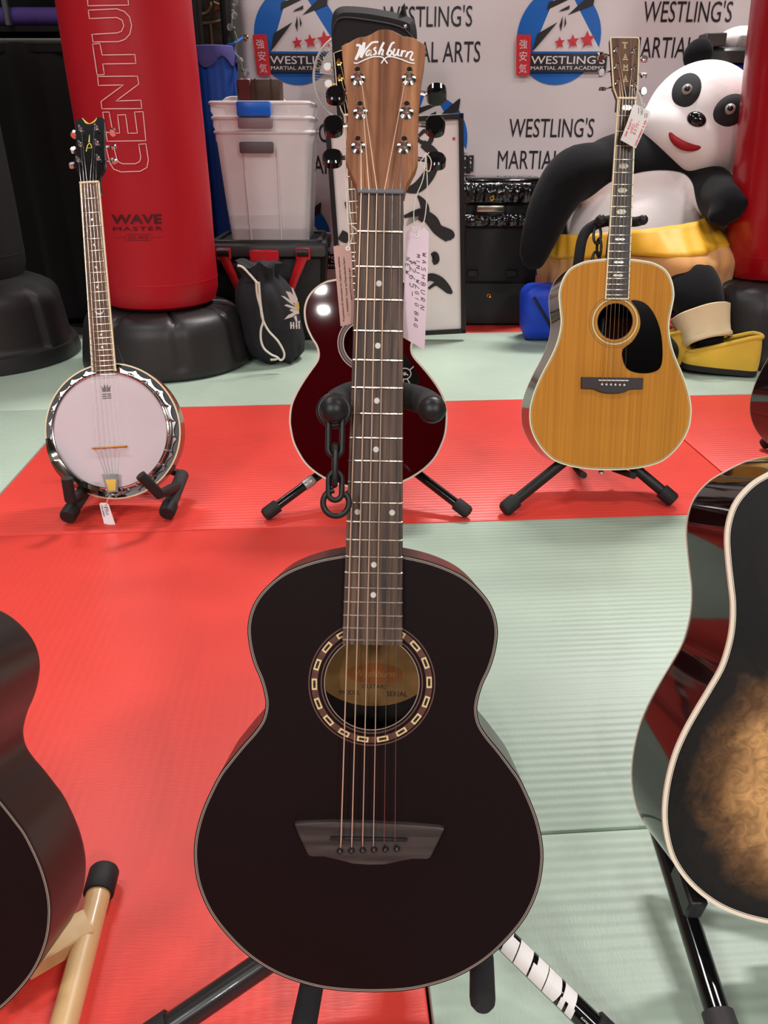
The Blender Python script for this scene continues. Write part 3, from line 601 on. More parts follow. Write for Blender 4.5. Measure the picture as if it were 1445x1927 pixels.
# --- sunburst guitar at the right edge
def burst_mat():
    m = bpy.data.materials.new('burl_sunburst'); m.use_nodes = True; nt = m.node_tree; L = nt.links.new; b = nt.nodes['Principled BSDF']
    b.inputs['Roughness'].default_value = .5; b.inputs['Specular IOR Level'].default_value = .25; b.inputs['Coat Weight'].default_value = .22; b.inputs['Coat Roughness'].default_value = .03
    tc = nt.nodes.new('ShaderNodeTexCoord')
    def bowl(cx, cy, rx, ry):
        mp = nt.nodes.new('ShaderNodeMapping'); mp.vector_type = 'POINT'; mp.inputs['Location'].default_value = (-cx / rx, -cy / ry, 0); mp.inputs['Scale'].default_value = (1 / rx, 1 / ry, 0)
        ln = nt.nodes.new('ShaderNodeVectorMath'); ln.operation = 'LENGTH'; L(tc.outputs['Object'], mp.inputs['Vector']); L(mp.outputs['Vector'], ln.inputs[0])
        sb = nt.nodes.new('ShaderNodeMath'); sb.operation = 'SUBTRACT'; sb.inputs[0].default_value = 1; L(ln.outputs['Value'], sb.inputs[1]); return sb.outputs[0]
    at_ = nt.nodes.new('ShaderNodeMath'); at_.operation = 'SMOOTH_MAX'; at_.inputs[2].default_value = .15
    L(bowl(0, .155, .222, .185), at_.inputs[0]); L(bowl(0, .37, .13, .14), at_.inputs[1]); EDGE = at_.outputs[0]
    n1 = nt.nodes.new('ShaderNodeTexNoise'); n1.inputs['Scale'].default_value = 14; n1.inputs['Detail'].default_value = 7; n1.inputs['Distortion'].default_value = 1.2; L(tc.outputs['Object'], n1.inputs['Vector'])
    ad = nt.nodes.new('ShaderNodeMath'); ad.operation = 'MULTIPLY_ADD'; ad.inputs[1].default_value = .30; L(n1.outputs['Fac'], ad.inputs[0]); L(EDGE, ad.inputs[2])
    cr = nt.nodes.new('ShaderNodeValToRGB'); e = cr.color_ramp.elements; e[0].position = .18; e[0].color = lin(12, 11, 11); e[1].position = .95; e[1].color = lin(206, 158, 98)
    for p, c in ((.33, (26, 20, 17)), (.47, (104, 72, 44)), (.62, (198, 148, 94))): q = e.new(p); q.color = lin(*c)
    L(ad.outputs[0], cr.inputs['Fac'])
    n2 = nt.nodes.new('ShaderNodeTexVoronoi'); n2.inputs['Scale'].default_value = 38; L(tc.outputs['Object'], n2.inputs['Vector'])
    n3 = nt.nodes.new('ShaderNodeTexNoise'); n3.inputs['Scale'].default_value = 7; n3.inputs['Detail'].default_value = 3; L(tc.outputs['Object'], n3.inputs['Vector'])
    kr = nt.nodes.new('ShaderNodeValToRGB'); kr.color_ramp.elements[0].position = .50; kr.color_ramp.elements[0].color = (0, 0, 0, 1); kr.color_ramp.elements[1].position = .56; kr.color_ramp.elements[1].color = (1, 1, 1, 1); L(n3.outputs['Fac'], kr.inputs['Fac'])
    k2 = nt.nodes.new('ShaderNodeValToRGB'); k2.color_ramp.elements[0].position = .1; k2.color_ramp.elements[0].color = (1, 1, 1, 1); k2.color_ramp.elements[1].position = .42; k2.color_ramp.elements[1].color = (0, 0, 0, 1); L(n2.outputs['Distance'], k2.inputs['Fac'])
    mu = nt.nodes.new('ShaderNodeMath'); mu.operation = 'MULTIPLY'; L(kr.outputs['Color'], mu.inputs[0]); L(k2.outputs['Color'], mu.inputs[1])
    m3 = nt.nodes.new('ShaderNodeMath'); m3.operation = 'MULTIPLY'; L(mu.outputs[0], m3.inputs[0]); 
    st = nt.nodes.new('ShaderNodeMapRange'); st.inputs['From Min'].default_value = .45; st.inputs['From Max'].default_value = .7; L(EDGE, st.inputs['Value']); L(st.outputs['Result'], m3.inputs[1])
    mx = nt.nodes.new('ShaderNodeMix'); mx.data_type = 'RGBA'; L(m3.outputs[0], mx.inputs[0]); L(cr.outputs['Color'], mx.inputs[6]); mx.inputs[7].default_value = lin(92, 40, 12)
    n4 = nt.nodes.new('ShaderNodeTexNoise'); n4.inputs['Scale'].default_value = 60; n4.inputs['Detail'].default_value = 8; n4.inputs['Distortion'].default_value = 2.5; L(tc.outputs['Object'], n4.inputs['Vector'])
    r4 = nt.nodes.new('ShaderNodeMapRange'); r4.inputs['From Min'].default_value = .3; r4.inputs['From Max'].default_value = .7; r4.inputs['To Min'].default_value = .6; r4.inputs['To Max'].default_value = 1.25; L(n4.outputs['Fac'], r4.inputs['Value'])
    mq = nt.nodes.new('ShaderNodeMix'); mq.data_type = 'RGBA'; mq.blend_type = 'MULTIPLY'; mq.inputs[0].default_value = 1; L(mx.outputs[2], mq.inputs[6]); L(r4.outputs['Result'], mq.inputs[7])
    L(mq.outputs[2], b.inputs['Base Color']); return m
BURST = burst_mat(); BU_SIDE = mat('espresso_gloss', (22, 12, 11), .06, spec=.42)
IVORY = mat('ivory_binding', (238, 222, 200), .35)
BH = [(30,-346),(58,-348.5),(88,-355.5),(112,-367.4),(126.5,-376.4),(138.7,-389),(146.2,-402),(150.5,-418),(151.5,-434),(149.5,-456),(146.5,-478),(144.1,-497),(144,-518),(146.8,-538),(153.5,-561),(165.6,-584),(177.4,-605),(189.3,-628),(199,-653),(205.6,-682.5),(207.7,-712),(204.4,-738),(196.7,-761),(181.6,-783),(160.3,-802),(134.9,-816),(101,-826),(52,-833),(0,-835)]
CFG_B = dict(res=14, O=(.4904,.8372,.8876), y=(0,.3907,.9205), x=(1,0,0), base=835, S=640, half=BH, depth=100,
    label='glossy burl sunburst guitar with ivory binding at the right edge', hole=(-500, 44), side_mat=BU_SIDE, top_mat=BURST,
    binding=[(-.3,3.4,.2,0),(3.4,4.0,.1,1),(4.0,4.6,.2,0)], bind_mats=[IVORY, DARKLINE], bind_mat=IVORY, bind_deep=3.2, back_binding=1.8,
    rosette=[(44,48,0),(50,52,1)], ros_mats=[IVORY, DARKLINE], bridge=[(-74,-628),(74,-628),(76,-656),(30,-664),(-30,-664),(-76,-656)], bridge_mat=EBONY, saddle=(-36,36,-641,-639), saddle_mat=CREAM, pins=(-27,27,-650,-650), pin_mat=CREAM,
    neck_end=356, fb=(43,56,446), neck_mat=BU_SIDE, fb_mat=EBONY, frets=20, dots=[3,5,7,9,(12,'pair'),15,17], fb_bind=2.2, fb_bind_mat=IVORY, nut_mat=CREAM,
    hs=[(-22,2),(-32,26),(-36,120),(-38,158),(0,166),(38,158),(36,120),(32,26),(22,2)], hs_mat=BLACK_GLOSS, posts=[(-23,118),(-22,80),(-21,44),(23,118),(22,80),(21,44)], buttons=[(-50,118),(-49,80),(-48,44),(50,118),(49,80),(48,44)], btn_mat=CHROME, tuner_mat=CHROME,
    nut_str=(-17.5,17.5), sad_str=(-27,27), sad_y=-640, sad_z=6, tail=lambda k: [(-27 + 10.9 * k, -649, 2)], wire=(BRONZE, STEEL_STRING))
g_burst = make_guitar(CFG_B)
# --- the half-hidden dark guitar behind it
mm = g_burst.matrix_world.copy()
CFG_D = dict(CFG_T); D_TOP = mat('dark_burst_top', (22, 14, 12), .1, coat=.9)
zz = 2.06
pD = EYE + view_dir(1592, 752) * zz; yD = Vector((0, .309, .951))
CFG_D.update(O=tuple(pD + yD * .715), y=tuple(yD), x=(1, 0, 0), label='dark glossy guitar peeking in at the right edge beyond the sunburst one', side_mat=BU_SIDE, top_mat=D_TOP, bind_mats=[GREYLINE, DARKLINE], bind_mat=GREYLINE,
    binding=[(0, 1.6, .1, 0)], hs_mat=BLACK_GLOSS, hs_side_mat=None, neck_mat=BU_SIDE, fb_mat=EBONY)
CFG_D.pop('logo')
g_dark = make_guitar(CFG_D)

# --- six string banjo
def make_banjo():
    O = Vector((-.7025, 1.9941, .7385)); y = Vector((-.0577, .3893, .9193)).normalized(); x = Vector((.9983, .0225, .0531)); x = (x - y * x.dot(y)).normalized(); z = x.cross(y)
    B_HEAD = mat('black_banjo_head', (16, 16, 17), .15, coat=.4)
    def logo(N, HS, hd):
        b = N()
        b.stroke([(1.3, 126), (.6, 118), (-.2, 106)], [.8, 2.0, 3.2], -2.3, 0, M=HS)
        b.stroke([(-7.2, 83), (-5.8, 91), (-2.8, 100), (1, 103), (4.4, 99.5), (5.4, 91.5), (2.4, 91.6), (-3.4, 91.2)], [2.2, 2, 2, 2.2, 2, 1.6, 1.2, 1.2], -2.3, 0, M=HS, smooth=3)
        b.stroke([(-13.7, 167.6), (-10.5, 162), (-5.3, 156.4), (1.1, 153.8)], [1, 3, 4, 1], -2.2, 0, M=HS, smooth=3)
        b.stroke([(1.6, 153.6), (8.6, 156.4), (15, 160.8), (19.4, 168)], [1.4, 2.6, 3, 1], -2.2, 0, M=HS, smooth=3)
        b.build('yellow_inlay', YELLOW_INK, hd)
    CH = (3.0, -589.0)
    cfg = dict(O=O, y=y, x=x, base=760, S=630, label='six string banjo with a white drum head and chrome ring', cat='banjo', depth=90, fb_h=5,
        neck_end=446, fb=(45.5, 56.5, 446), neck_mat=mat('banjo_neck_gloss', (120, 52, 24), .2, coat=.5), fb_mat=ROSEWOOD_B, frets=22, dots=[3, 5, 7, 9, (12, 'moon'), 15, 17], fb_bind=2.6, fb_bind_mat=CREAM, nut_mat=CREAM,
        hs=[(-23,3),(-24,15.5),(-26.9,29.2),(-33,42),(-37.6,51.3),(-35,69),(-31.8,97),(-31.4,131),(-33,166.4),(-24,168),(-16,170.5),(-13,164),(-8,158),(-3,154),(2,152.6),(8,154),(13.5,158.2),(17.5,163.5),(20.5,170),(34.4,167.7),(36.6,149.3),(35,104),(36.5,64.4),(37.6,49),(35.5,40),(30,29),(23,13),(22.5,3)], hs_mat=B_HEAD, hs_bind=0, logo=logo,
        posts=[(-18.8,140.4),(-19.8,101.4),(-25.5,62.2),(19,141.4),(19.6,102.3),(22.2,63.7)], buttons=[(-41,136),(-42,97),(-46,58),(53,137),(53,100),(54,63)], btn=(8, 9.5, 4.5), btn_turn=[radians(60), radians(-30), radians(-35), radians(50), radians(-40), radians(-35)], btn_mat=CHROME, tuner_mat=CHROME,
        nut_str=(-18.5, 17.5), sad_str=(-30, 30), sad_y=-628, sad_z=11, tail=lambda k: [(-14 + 5.8 * k, -694, 6), (-12 + 5 * k, -712, 4)], wire=(STEEL_STRING, STEEL_STRING), str_k=.8)
    # the frame is built first so that the pot can hang from the same root
    cfg['hs'] = cfg['hs']
    r = make_guitar(cfg, 'banjo')
    XF = Matrix.Translation((0, .760, 0)) @ Matrix.Scale(.001, 4)
    T0 = Matrix.Translation((CH[0], CH[1], 0)); N = lambda: MB(XF)
    RES = wood('resonator_wood', (96, 34, 14), (150, 66, 30), .18, .6, 1, (20, 3, 20))
    a = N(); a.lathe([(0.1, -84), (120, -82), (158, -74), (166, -66), (166, -30), (165, -22)], 72, 0, M=T0, cap=False); a.build('resonator', RES, r)
    a = N(); a.lathe([(163.2, -22), (166.4, -22), (166.8, -19.8), (163.2, -19.6)], 72, 0, M=T0, cap=False); a.build('resonator_binding', CREAM, r)
    a = N(); a.lathe([(141, -22.5), (163.4, -20.6)], 72, 0, M=T0, cap=False); a.build('resonator_rim', mat('dark_flange_recess', (14, 12, 12), .3), r)
    # scalloped flange
    n = 24; o_ = []
    for k in range(n * 12):
        t = 2 * pi * (k + 3.75 * 1) / (n * 12); ph = (k % 12) / 12
        o_.append((CH[0] + (150.5 + 8 * (1 - abs(sin(pi * ph)) ** .75)) * cos(t), CH[1] + (150.5 + 8 * (1 - abs(sin(pi * ph)) ** .75)) * sin(t)))
    N().plate(o_, -20, -17.5, 0, holes=[circle(CH[0], CH[1], 143.5, 96)], bev=.6).build('flange', CHROME, r)
    a = N(); a.lathe([(144, -22), (144, -3), (142.6, -.6), (140, .4), (138.2, -.4), (138.2, -3)], 80, 0, M=T0, cap=False); a.build('tension_hoop', CHROME, r)
    a = N(); a.lathe([(138.6, -4.5), (134, -3.2), (100, -3.0), (.1, -3.0)], 72, 0, M=T0, cap=False); a.build('drum_head', mat('frosted_head', (212, 202, 206), .6), r)
    for k in range(24):
        t = radians(7.5 + 15 * k)
        if abs(t - pi / 2) < .22: continue
        px_, py_ = CH[0] + 147.2 * cos(t), CH[1] + 147.2 * sin(t)
        h = N(); h.tube([(px_, py_, -19), (px_, py_, -2)], 1.8, 8); h.tube([(px_, py_, -2), (px_, py_, 1.8), (CH[0] + 144 * cos(t), CH[1] + 144 * sin(t), 2.6), (CH[0] + 141 * cos(t), CH[1] + 141 * sin(t), .4)], 1.9, 8); h.ball((px_, py_, -18), 3.4, 10); h.build('tension_hook', CHROME, r)
    a = N(); a.box((0, -628, 3), (82, 4.5, 3), 0, bev=.8); a.box((0, -628, 9.5), (84, 3, 3), 0, bev=.8)
    for q in (-38, -13, 13, 38): a.box((q, -628, 0), (7, 5, 6), 0, bev=.6)
    a.box((0, -628, 6), (66, 3, 4)); a.build('bridge', mat('maple_bridge', (214, 150, 66), .45), r)
    a = N(); a.plate([(-22, -692), (19, -694), (14, -738), (-12, -738)], 6, 9, 0, bev=.8); a.box((-1, -744, -4), (34, 5, 30), 0, bev=1.5); a.tube([(-1, -742, -14), (-1, -752, -30)], 5, 10); a.build('tailpiece', CHROME, r)
    N().plate([(-14, -706), (12, -707), (9, -734), (-8, -734)], 9, 9.6, 0).build('tailpiece_plate', GOLD, r)
    a = N()     # printed crown crest on the head
    a.flat([(-9, -494), (-12, -478), (-6, -485), (-3, -475), (1, -484), (4, -475), (7, -485), (13, -478), (10, -494)], -2.8, 0)
    for q in (-498, -503, -508): a.flat([(-11, q), (12, q), (12, q - 3), (-11, q - 3)], -2.8, 0)
    a.build('printed_crest', mat('crest_grey', (120, 112, 116), .6), r)
    ar = [(-146 + CH[0] + 0, -604, 8), (-136, -640, 16), (-118, -676, 18), (-92, -704, 16), (-64, -722, 10), (-40, -730, 4)]
    b = N(); P = catmull([(-150, -598, 4), (-138, -636, 15), (-121, -672, 17), (-96, -702, 15), (-66, -722, 10), (-36, -733, 4)], 5); vs = []; fs = []
    for i, q in enumerate(P):
        d = (Vector((CH[0], CH[1], 0)) - Vector((q.x, q.y, 0))).normalized(); w = 7 + 8 * sin(pi * i / (len(P) - 1))
        vs += [q - d * w * .9 - Vector((0, 0, 7)), q, q + d * w - Vector((0, 0, 2))]
    for i in range(len(P) - 1):
        for k in (0, 1): fs.append([3 * i + k, 3 * i + k + 1, 3 * i + k + 4, 3 * i + k + 3])
    b.add(vs, fs); b.build('armrest', mat('armrest_chrome', (150, 140, 128), .12, metal=1), r)
    return r
banjo = make_banjo()

# ------------------------------------------------------------------ stands
def tube_leg(name, root, pts, r, m, foot_len=.035, foot_r=None, foot_m=None, n=14):
    P = [Vector(q) for q in pts]; o = MB().tube(P, r, n).build(name, m, root)
    d = (P[-1] - P[-2]).normalized()
    MB().tube([P[-1] - d * foot_len, P[-1] - d * .002, P[-1] + d * .004], [foot_r or r * 1.3, foot_r or r * 1.3, (foot_r or r * 1.3) * .8], n).build('rubber_foot', foot_m or BLACK_RUBBER, o)
    return o
def local_of(cfg):
    y = Vector(cfg['y']).normalized(); x = Vector(cfg['x']); x = (x - y * x.dot(y)).normalized(); z = x.cross(y); O = Vector(cfg['O'])
    return lambda a, b, c: O + x * (a / 1000) + y * (b / 1000) + z * (c / 1000)

# stand of the black guitar
LW = local_of(CFG_W)
def stand_black():
    hub = Vector((.040, .600, .125)); r = empty('guitar_stand', (hub.x, hub.y, 0), 'black tripod stand with a neck yoke and dangling chain holding the centre guitar', 'stand')
    q = lambda v: Vector(v) - Vector((hub.x, hub.y, 0))
    top = LW(8, -172, -58)
    MB().tube([q(hub), q(LW(24, -560, -150)), q(LW(14, -250, -75)), q(top)], .0125, 14).build('column', BLACK_GLOSS, r)
    MB().tube([q(hub + Vector((0, -.0, -.03))), q(hub + Vector((0, 0, .035)))], .024, 16).build('hub', BLACK_PLASTIC, r)
    fl = on_floor(262, 1972, .016); fr = on_floor(1170, 1982, .016)
    tube_leg('leg', r, [q(hub), q(fl)], .0135, mat('satin_leg', (38, 36, 35), .3, coat=.2))
    lg = tube_leg('leg', r, [q(hub), q(fr)], .0125, BLACK_GLOSS)
    tube_leg('leg', r, [q(hub), q(Vector((.06, .91, .016)))], .0125, BLACK_GLOSS)
    # white wrap print on the right leg
    A, B = q(hub), q(fr); d = (B - A).normalized(); up = (Vector((0, -.55, 1)) - d * Vector((0, -.55, 1)).dot(d)).normalized(); sd = d.cross(up); Rr = .0131
    def wrap(u, v): an = v / Rr; return A + d * u + (up * cos(an) + sd * sin(an)) * Rr
    L0 = (B - A).length; pr = MB()
    def patch(u0, u1, v0, v1, k0=0, k1=0):
        n = 6; vs = []; fs = []
        for i in range(n + 1):
            v = v0 + (v1 - v0) * i / n; sl = .25 * v
            vs += [wrap(u0 + sl + k0 * i / n, v), wrap(u1 + sl + k1 * i / n, v)]
        for i in range(n): fs.append([2 * i, 2 * i + 1, 2 * i + 3, 2 * i + 2])
        pr.add(vs, fs)
    u = L0 * .44; a0, a1 = -.0125, .016; k = .70
    def P_(a, b_, c_, d_, e=0, f=0): patch(u + a * k, u + b_ * k, c_, d_, e * k, f * k)
    P_(0, .022, a0 + .006, a1); P_(0, .010, a0, a0 + .006); u += .0238 * k
    P_(0, .024, a0, a1); u += .031 * k
    P_(-.004, .021, a0 + .011, a1); P_(.002, .021, a0, a0 + .011); u += .0225 * k
    P_(0, .010, a0, a1); P_(.010, .026, .002, a1, 0, -.006); P_(.010, .022, a0, .002, 0, .004); u += .0235 * k
    P_(.006, .027, a0, .004); P_(.004, .012, .004, a1); P_(.017, .029, .004, a1)
    v0 = u + .034 * k
    pr.text('KAMAN', lambda a, b_: wrap(v0 + .006 + a, .006 - b_), 0, w=.011, h=.0022, align='L')
    pr.build('wrap_lettering', WHITE_PLASTIC, lg)
    # holder arms with foam grips
    for s0, s1 in (((592, 1826, .81), (570, 1938, .765)), ((906, 1780, .82), (908, 1889, .765))):
        A_, B_ = EYE + view_dir(*s0[:2]) * s0[2], EYE + view_dir(*s1[:2]) * s1[2]
        MB().tube([q(hub + Vector((0, -.01, -.01))), q(A_), q(B_)], .006, 10).build('holder_arm', BLACK_PLASTIC, r)
        MB().tube([q(A_ + (B_ - A_) * .2), q(A_ + (B_ - A_) * .9), q(B_), q(B_ + (B_ - A_).normalized() * .005)], [.0125, .0130, .0122, .0080], 16).build('foam_grip', FOAM, r)
    # neck yoke
    kl, kr = LW(-38, -198, 24), LW(50, -196, 20)
    L1 = [LW(5, -176, -50), LW(-20, -176, -44), LW(-36, -184, -30), LW(-38, -192, -8), kl]
    R1 = [LW(5, -176, -50), LW(26, -178, -36), LW(44, -184, -24), LW(50, -190, -8), kr]
    for P in (L1, R1): MB().tube(catmull([q(v) for v in P], 5), .0128, 16).build('yoke_arm', FOAM, r)
    nrm = LW(0, 0, 1) - LW(0, 0, 0); nrm.normalize()
    for v in (kl, kr):
        k = MB(); k.lathe([(.0118, -.004)] + [(.0118 * cos(radians(a)) + .0002, .001 + .0105 * sin(radians(a))) for a in range(0, 91, 10)], 24, M=Matrix.Translation(q(v)) @ frame_from(nrm).to_4x4(), cap=False); k.build('end_knob', BLACK_PLASTIC, r)
    ch = MB(); ch.tube([q(kl) - nrm * .006 + Vector(v) for v in [tuple((LW(13.2 * cos(t), 13.2 * sin(t), 0) - LW(0, 0, 0))) for t in [2 * pi * i / 24 for i in range(24)]]], .0032, 10, closed=True); ch.build('chain_ring', BLACK_PLASTIC, r)
    def link(c, ln, w, rr, ax, nz):
        pts = []
        h = ln / 2 - w
        for i in range(9): a = pi * i / 8; pts.append((w * cos(a), h + w * sin(a)))
        for i in range(9): a = pi + pi * i / 8; pts.append((w * cos(a), -h + w * sin(a)))
        MB().tube([q(c) + ax * p_[0] + Vector(p_[1] * (LW(0, 1, 0) - LW(0, 0, 0)).normalized()) for p_ in pts], rr, 10, closed=True).build('chain_link', BLACK_PLASTIC, r)
    ex = (LW(1, 0, 0) - LW(0, 0, 0)).normalized()
    link(LW(-36.5, -216, 22), .046, .0062, .0026, ex, nrm)
    link(LW(-36.5, -247, 20), .036, .0062, .0028, (nrm + ex * .12).normalized(), ex)
    link(LW(-36, -266, 18), .025, .0060, .0026, ex, nrm)
    c0 = LW(-35.0, -281, 17); yv_ = (LW(0, 1, 0) - LW(0, 0, 0)).normalized()
    MB().tube([q(c0) + ex * (.0118 * cos(t)) + yv_ * (.0118 * sin(t)) for t in [radians(100 + 310 * i / 20) for i in range(21)]], .0028, 10).build('chain_hook', BLACK_PLASTIC, r)
    return r
stand_black()

def tripod(label, feet, hub, hubtop, cfg, yoke_y, leg_r=.0125, extra=None, group=None, feet_m=None, leg_m=None, back=None, yoke=True, arm=-8):
    r = empty('guitar_stand', (hub[0], hub[1], 0), label, 'stand', group); hub = Vector(hub); q = lambda v: Vector(v) - Vector((hub.x, hub.y, 0)); Lc = local_of(cfg)
    for f in feet: tube_leg('leg', r, [q(hub), q(f)], leg_r, leg_m or BLACK_PLASTIC, .036, leg_r * 1.45, feet_m)
    if back: tube_leg('leg', r, [q(hub), q(back)], leg_r, leg_m or BLACK_PLASTIC, .036, leg_r * 1.45, feet_m)
    D = cfg['depth'] + 8; base = cfg['base']
    MB().tube([q(hub - Vector((0, 0, .02))), q(hub + Vector((0, 0, .03)))], .022, 14).build('hub', BLACK_PLASTIC, r)
    MB().tube([q(hub), q(Lc(0, -base * .72, -D - 25)), q(Lc(0, yoke_y - 40, -72)), q(Lc(0, yoke_y, -52))], .011, 12).build('column', leg_m or BLACK_PLASTIC, r)
    for s in (-1, 1):
        b_ = Lc(s * 52, -base - 8, -D); e_ = Lc(s * 62, -base - 12, arm)
        MB().tube([q(hub + Vector((0, 0, .005))), q(b_), q(Lc(s * 60, -base - 11, -30)), q(e_)], .0085, 10).build('holder_arm', FOAM, r)
        if yoke:
            P = [Lc(0, yoke_y, -52), Lc(s * 26, yoke_y, -46), Lc(s * 44, yoke_y - 4, -30), Lc(s * 50, yoke_y - 8, 8)]
            MB().tube(catmull([q(v) for v in P], 4), .0115, 12).build('yoke_arm', FOAM, r)
            MB().ball(q(P[-1]), .012, 12).build('end_knob', BLACK_PLASTIC, r)
    return r, q, Lc
fz = .018
# stand of the red guitar
r_, q_, L_ = tripod('low black tripod stand under the wine red guitar, silver tape on its left leg', [on_floor(500, 968, fz), on_floor(880, 964, fz)], (-.035, 1.86, .145), None, CFG_R, -290, .0115, back=(-.03, 2.12, fz), leg_m=BLACK_GLOSS)
A, B = q_((-.035, 1.86, .145)), q_(on_floor(500, 968, fz)); d = (B - A)
MB().tube([A + d * .56, A + d * .585, A + d * .62, A + d * .65], [.0132, .0138, .0136, .0132], 12).build('tape_wrap', mat('duct_tape', (176, 172, 168), .35, metal=.5, bump=.4, bump_scale=90), r_)
# stand of the natural guitar
r_, q_, L_ = tripod('black tripod stand with thick matte legs under the natural spruce guitar', [on_floor(950, 958, fz), on_floor(1266, 941, fz)], (.545, 1.86, .150), None, CFG_T, -262, .0135, arm=6, back=(.56, 2.16, fz))
st = MB(); st.tube(catmull([q_(v) for v in (L_(-10, -258, -50), L_(-52, -272, -44), L_(-78, -300, -44), L_(-84, -370, -60), L_(-78, -470, -140))], 5), .0125, 12); st.build('support_arm', FOAM, r_)
for i in range(3):
    c = L_(-46 + (6 if i % 2 else 0), -296 - 30 * i, -34); ex = Vector((1, 0, 0)) if i % 2 == 0 else Vector((.35, -.9, 0)); yy_ = Vector((0, .31, .95))
    MB().tube([q_(c) + ex * (.009 * cos(t)) + yy_ * (.021 * sin(t)) for t in [2 * pi * k / 16 for k in range(16)]], .0035, 8, closed=True).build('chain_link', BLACK_PLASTIC, r_)
# stand of the dark guitar at the right edge, mint feet
MINT = mat('mint_plastic', (150, 206, 190), .4)
f1 = on_floor(1436, 836, .016); hubD = Vector((pD.x - .0, pD.y + .10, .13))
r_, q_, L_ = tripod('black and mint tripod stand of the dark guitar at the right edge', [f1, (pD.x + .2, f1.y, .016)], tuple(hubD), None, CFG_D, -290, .0115, back=(pD.x, hubD.y + .26, .016), leg_m=MINT)
# stand of the sunburst guitar
hubB = Vector((.62, .70, .16)); LB = local_of(CFG_B)
r = empty('guitar_stand', (hubB.x, hubB.y, 0), 'glossy black stand leg reaching forward below the sunburst guitar', 'stand'); q = lambda v: Vector(v) - Vector((hubB.x, hubB.y, 0))
p1 = EYE + view_dir(1236, 1545) * .97; p2 = on_floor(1384, 2012, .020)
tube_leg('leg', r, [q(p1), q(p2)], .0130, BLACK_GLOSS, .05, .0165, mat('ribbed_foot', (58, 54, 54), .6), 18)
p3 = EYE + view_dir(1296, 1672) * .83
MB().tube([q(hubB), q(p3)], .010, 12).build('cross_bar', BLACK_PLASTIC, r); MB().box((0, 0, 0), (.02, .03, .05), bev=.003, M=Matrix.Translation(q(p3)) @ frame_from(p2 - p1).to_4x4()).build('bracket', BLACK_PLASTIC, r)
tube_leg('leg', r, [q(hubB), q((1.0, .46, .02))], .0130, BLACK_GLOSS)
tube_leg('leg', r, [q(hubB), q((.66, 1.02, .02))], .0130, BLACK_GLOSS)
MB().tube([q(hubB), q(LB(0, -560, -140)), q(LB(0, -330, -70))], .012, 12).build('column', BLACK_GLOSS, r)
MB().tube([q(hubB), q(p1)], .010, 12).build('cross_bar', BLACK_PLASTIC, r)
for s in (-1, 1):
    MB().tube([q(hubB), q(LB(s * 60, -843, -108)), q(LB(s * 70, -842, 6)), q(LB(s * 70, -832, 14))], .009, 12).build('holder_arm', FOAM, r)
    MB().tube(catmull([q(v) for v in (LB(0, -330, -60), LB(s * 30, -330, -50), LB(s * 46, -334, -30), LB(s * 50, -338, 6))], 4), .011, 12).build('yoke_arm', FOAM, r)
# banjo stand: A frame of two sloping tubes with upright prongs
LBj = local_of(dict(O=(-.7025, 1.9941, .7385), y=(-.0577, .3893, .9193), x=(.9983, .0225, .0531)))
bl, brr = on_floor(127, 972, .024), on_floor(314, 965, .024)
r = empty('banjo_stand', ((bl.x + brr.x) / 2, bl.y + .1, 0), 'folding black A frame stand holding the banjo', 'stand'); o0 = Vector(r.location); q = lambda v: Vector(v) - o0
tl, tr = EYE + view_dir(196, 868) * 2.02, EYE + view_dir(343, 893) * 1.98
back = Vector((-.66, 2.30, .45)); DKFOAM = mat('grey_foam_tube', (58, 57, 58), .85, bump=.2, bump_scale=500)
for a_, b_ in ((bl, tl), (brr, tr)):
    o = MB().tube([q(a_), q(a_ + (b_ - a_) * .5), q(b_)], .0165, 16).build('leg', DKFOAM, r)
    d = (a_ - b_).normalized(); MB().tube([q(a_ - d * .03), q(a_ - d * .002), q(a_ + d * .004)], [.0195, .0195, .017], 16).build('end_cap', BLACK_RUBBER, o)
mid = (Vector(tl) + Vector(tr)) / 2 + Vector((0, .03, .0))
MB().tube([q(tl), q(mid), q(tr)], .010, 10).build('cross_bar', BLACK_PLASTIC, r)
nr = [EYE + view_dir(250, 740) * 2.12, EYE + view_dir(236, 692) * 2.12, EYE + view_dir(220, 650) * 2.10]
MB().tube([q(mid), q(nr[0]), q(nr[1]), q(nr[2])], .0075, 10).build('back_strut', BLACK_PLASTIC, r)
MB().tube([q(tl + (bl - tl) * .35), q(EYE + view_dir(150, 930) * 1.88), q(EYE + view_dir(132, 938) * 1.80), q(EYE + view_dir(126, 900) * 1.78)], .0135, 14).build('prong', BLACK_RUBBER, r)
MB().tube([q(tr + (brr - tr) * .30), q(EYE + view_dir(318, 922) * 1.86), q(EYE + view_dir(300, 930) * 1.80), q(EYE + view_dir(264, 894) * 1.765)], .0125, 14).build('prong', BLACK_RUBBER, r)
# maple stand at the left edge
MAPLE = wood('maple_dowel', (206, 160, 104), (236, 200, 148), .4, .2, 1, (14, 14, 2), (.3, .7))
e1, e2 = on_floor(193, 1652, .019), on_floor(112, 1960, .019)
r = empty('wooden_stand', (e1.x, e1.y, 0), 'maple dowel stand with a black rubber cap beside the left edge guitar', 'stand'); q = lambda v: Vector(v) - Vector((e1.x, e1.y, 0))
dw = (e2 - e1).normalized(); Mw = Matrix.Translation(q(e1)) @ frame_from(dw).to_4x4(); Ln = (e2 - e1).length + .1
MB().lathe([(.0145, 0), (.0145, Ln)], 24).build('dowel', MAPLE, r, loc=None).matrix_local = Mw
MB().lathe([(.004, -.012), (.0165, -.012), (.0182, -.009), (.0182, .022), (.0172, .0235), (.0145, .0235)], 24).build('rubber_cap', BLACK_RUBBER, r).matrix_local = Mw
p_ = e1 + dw * .085
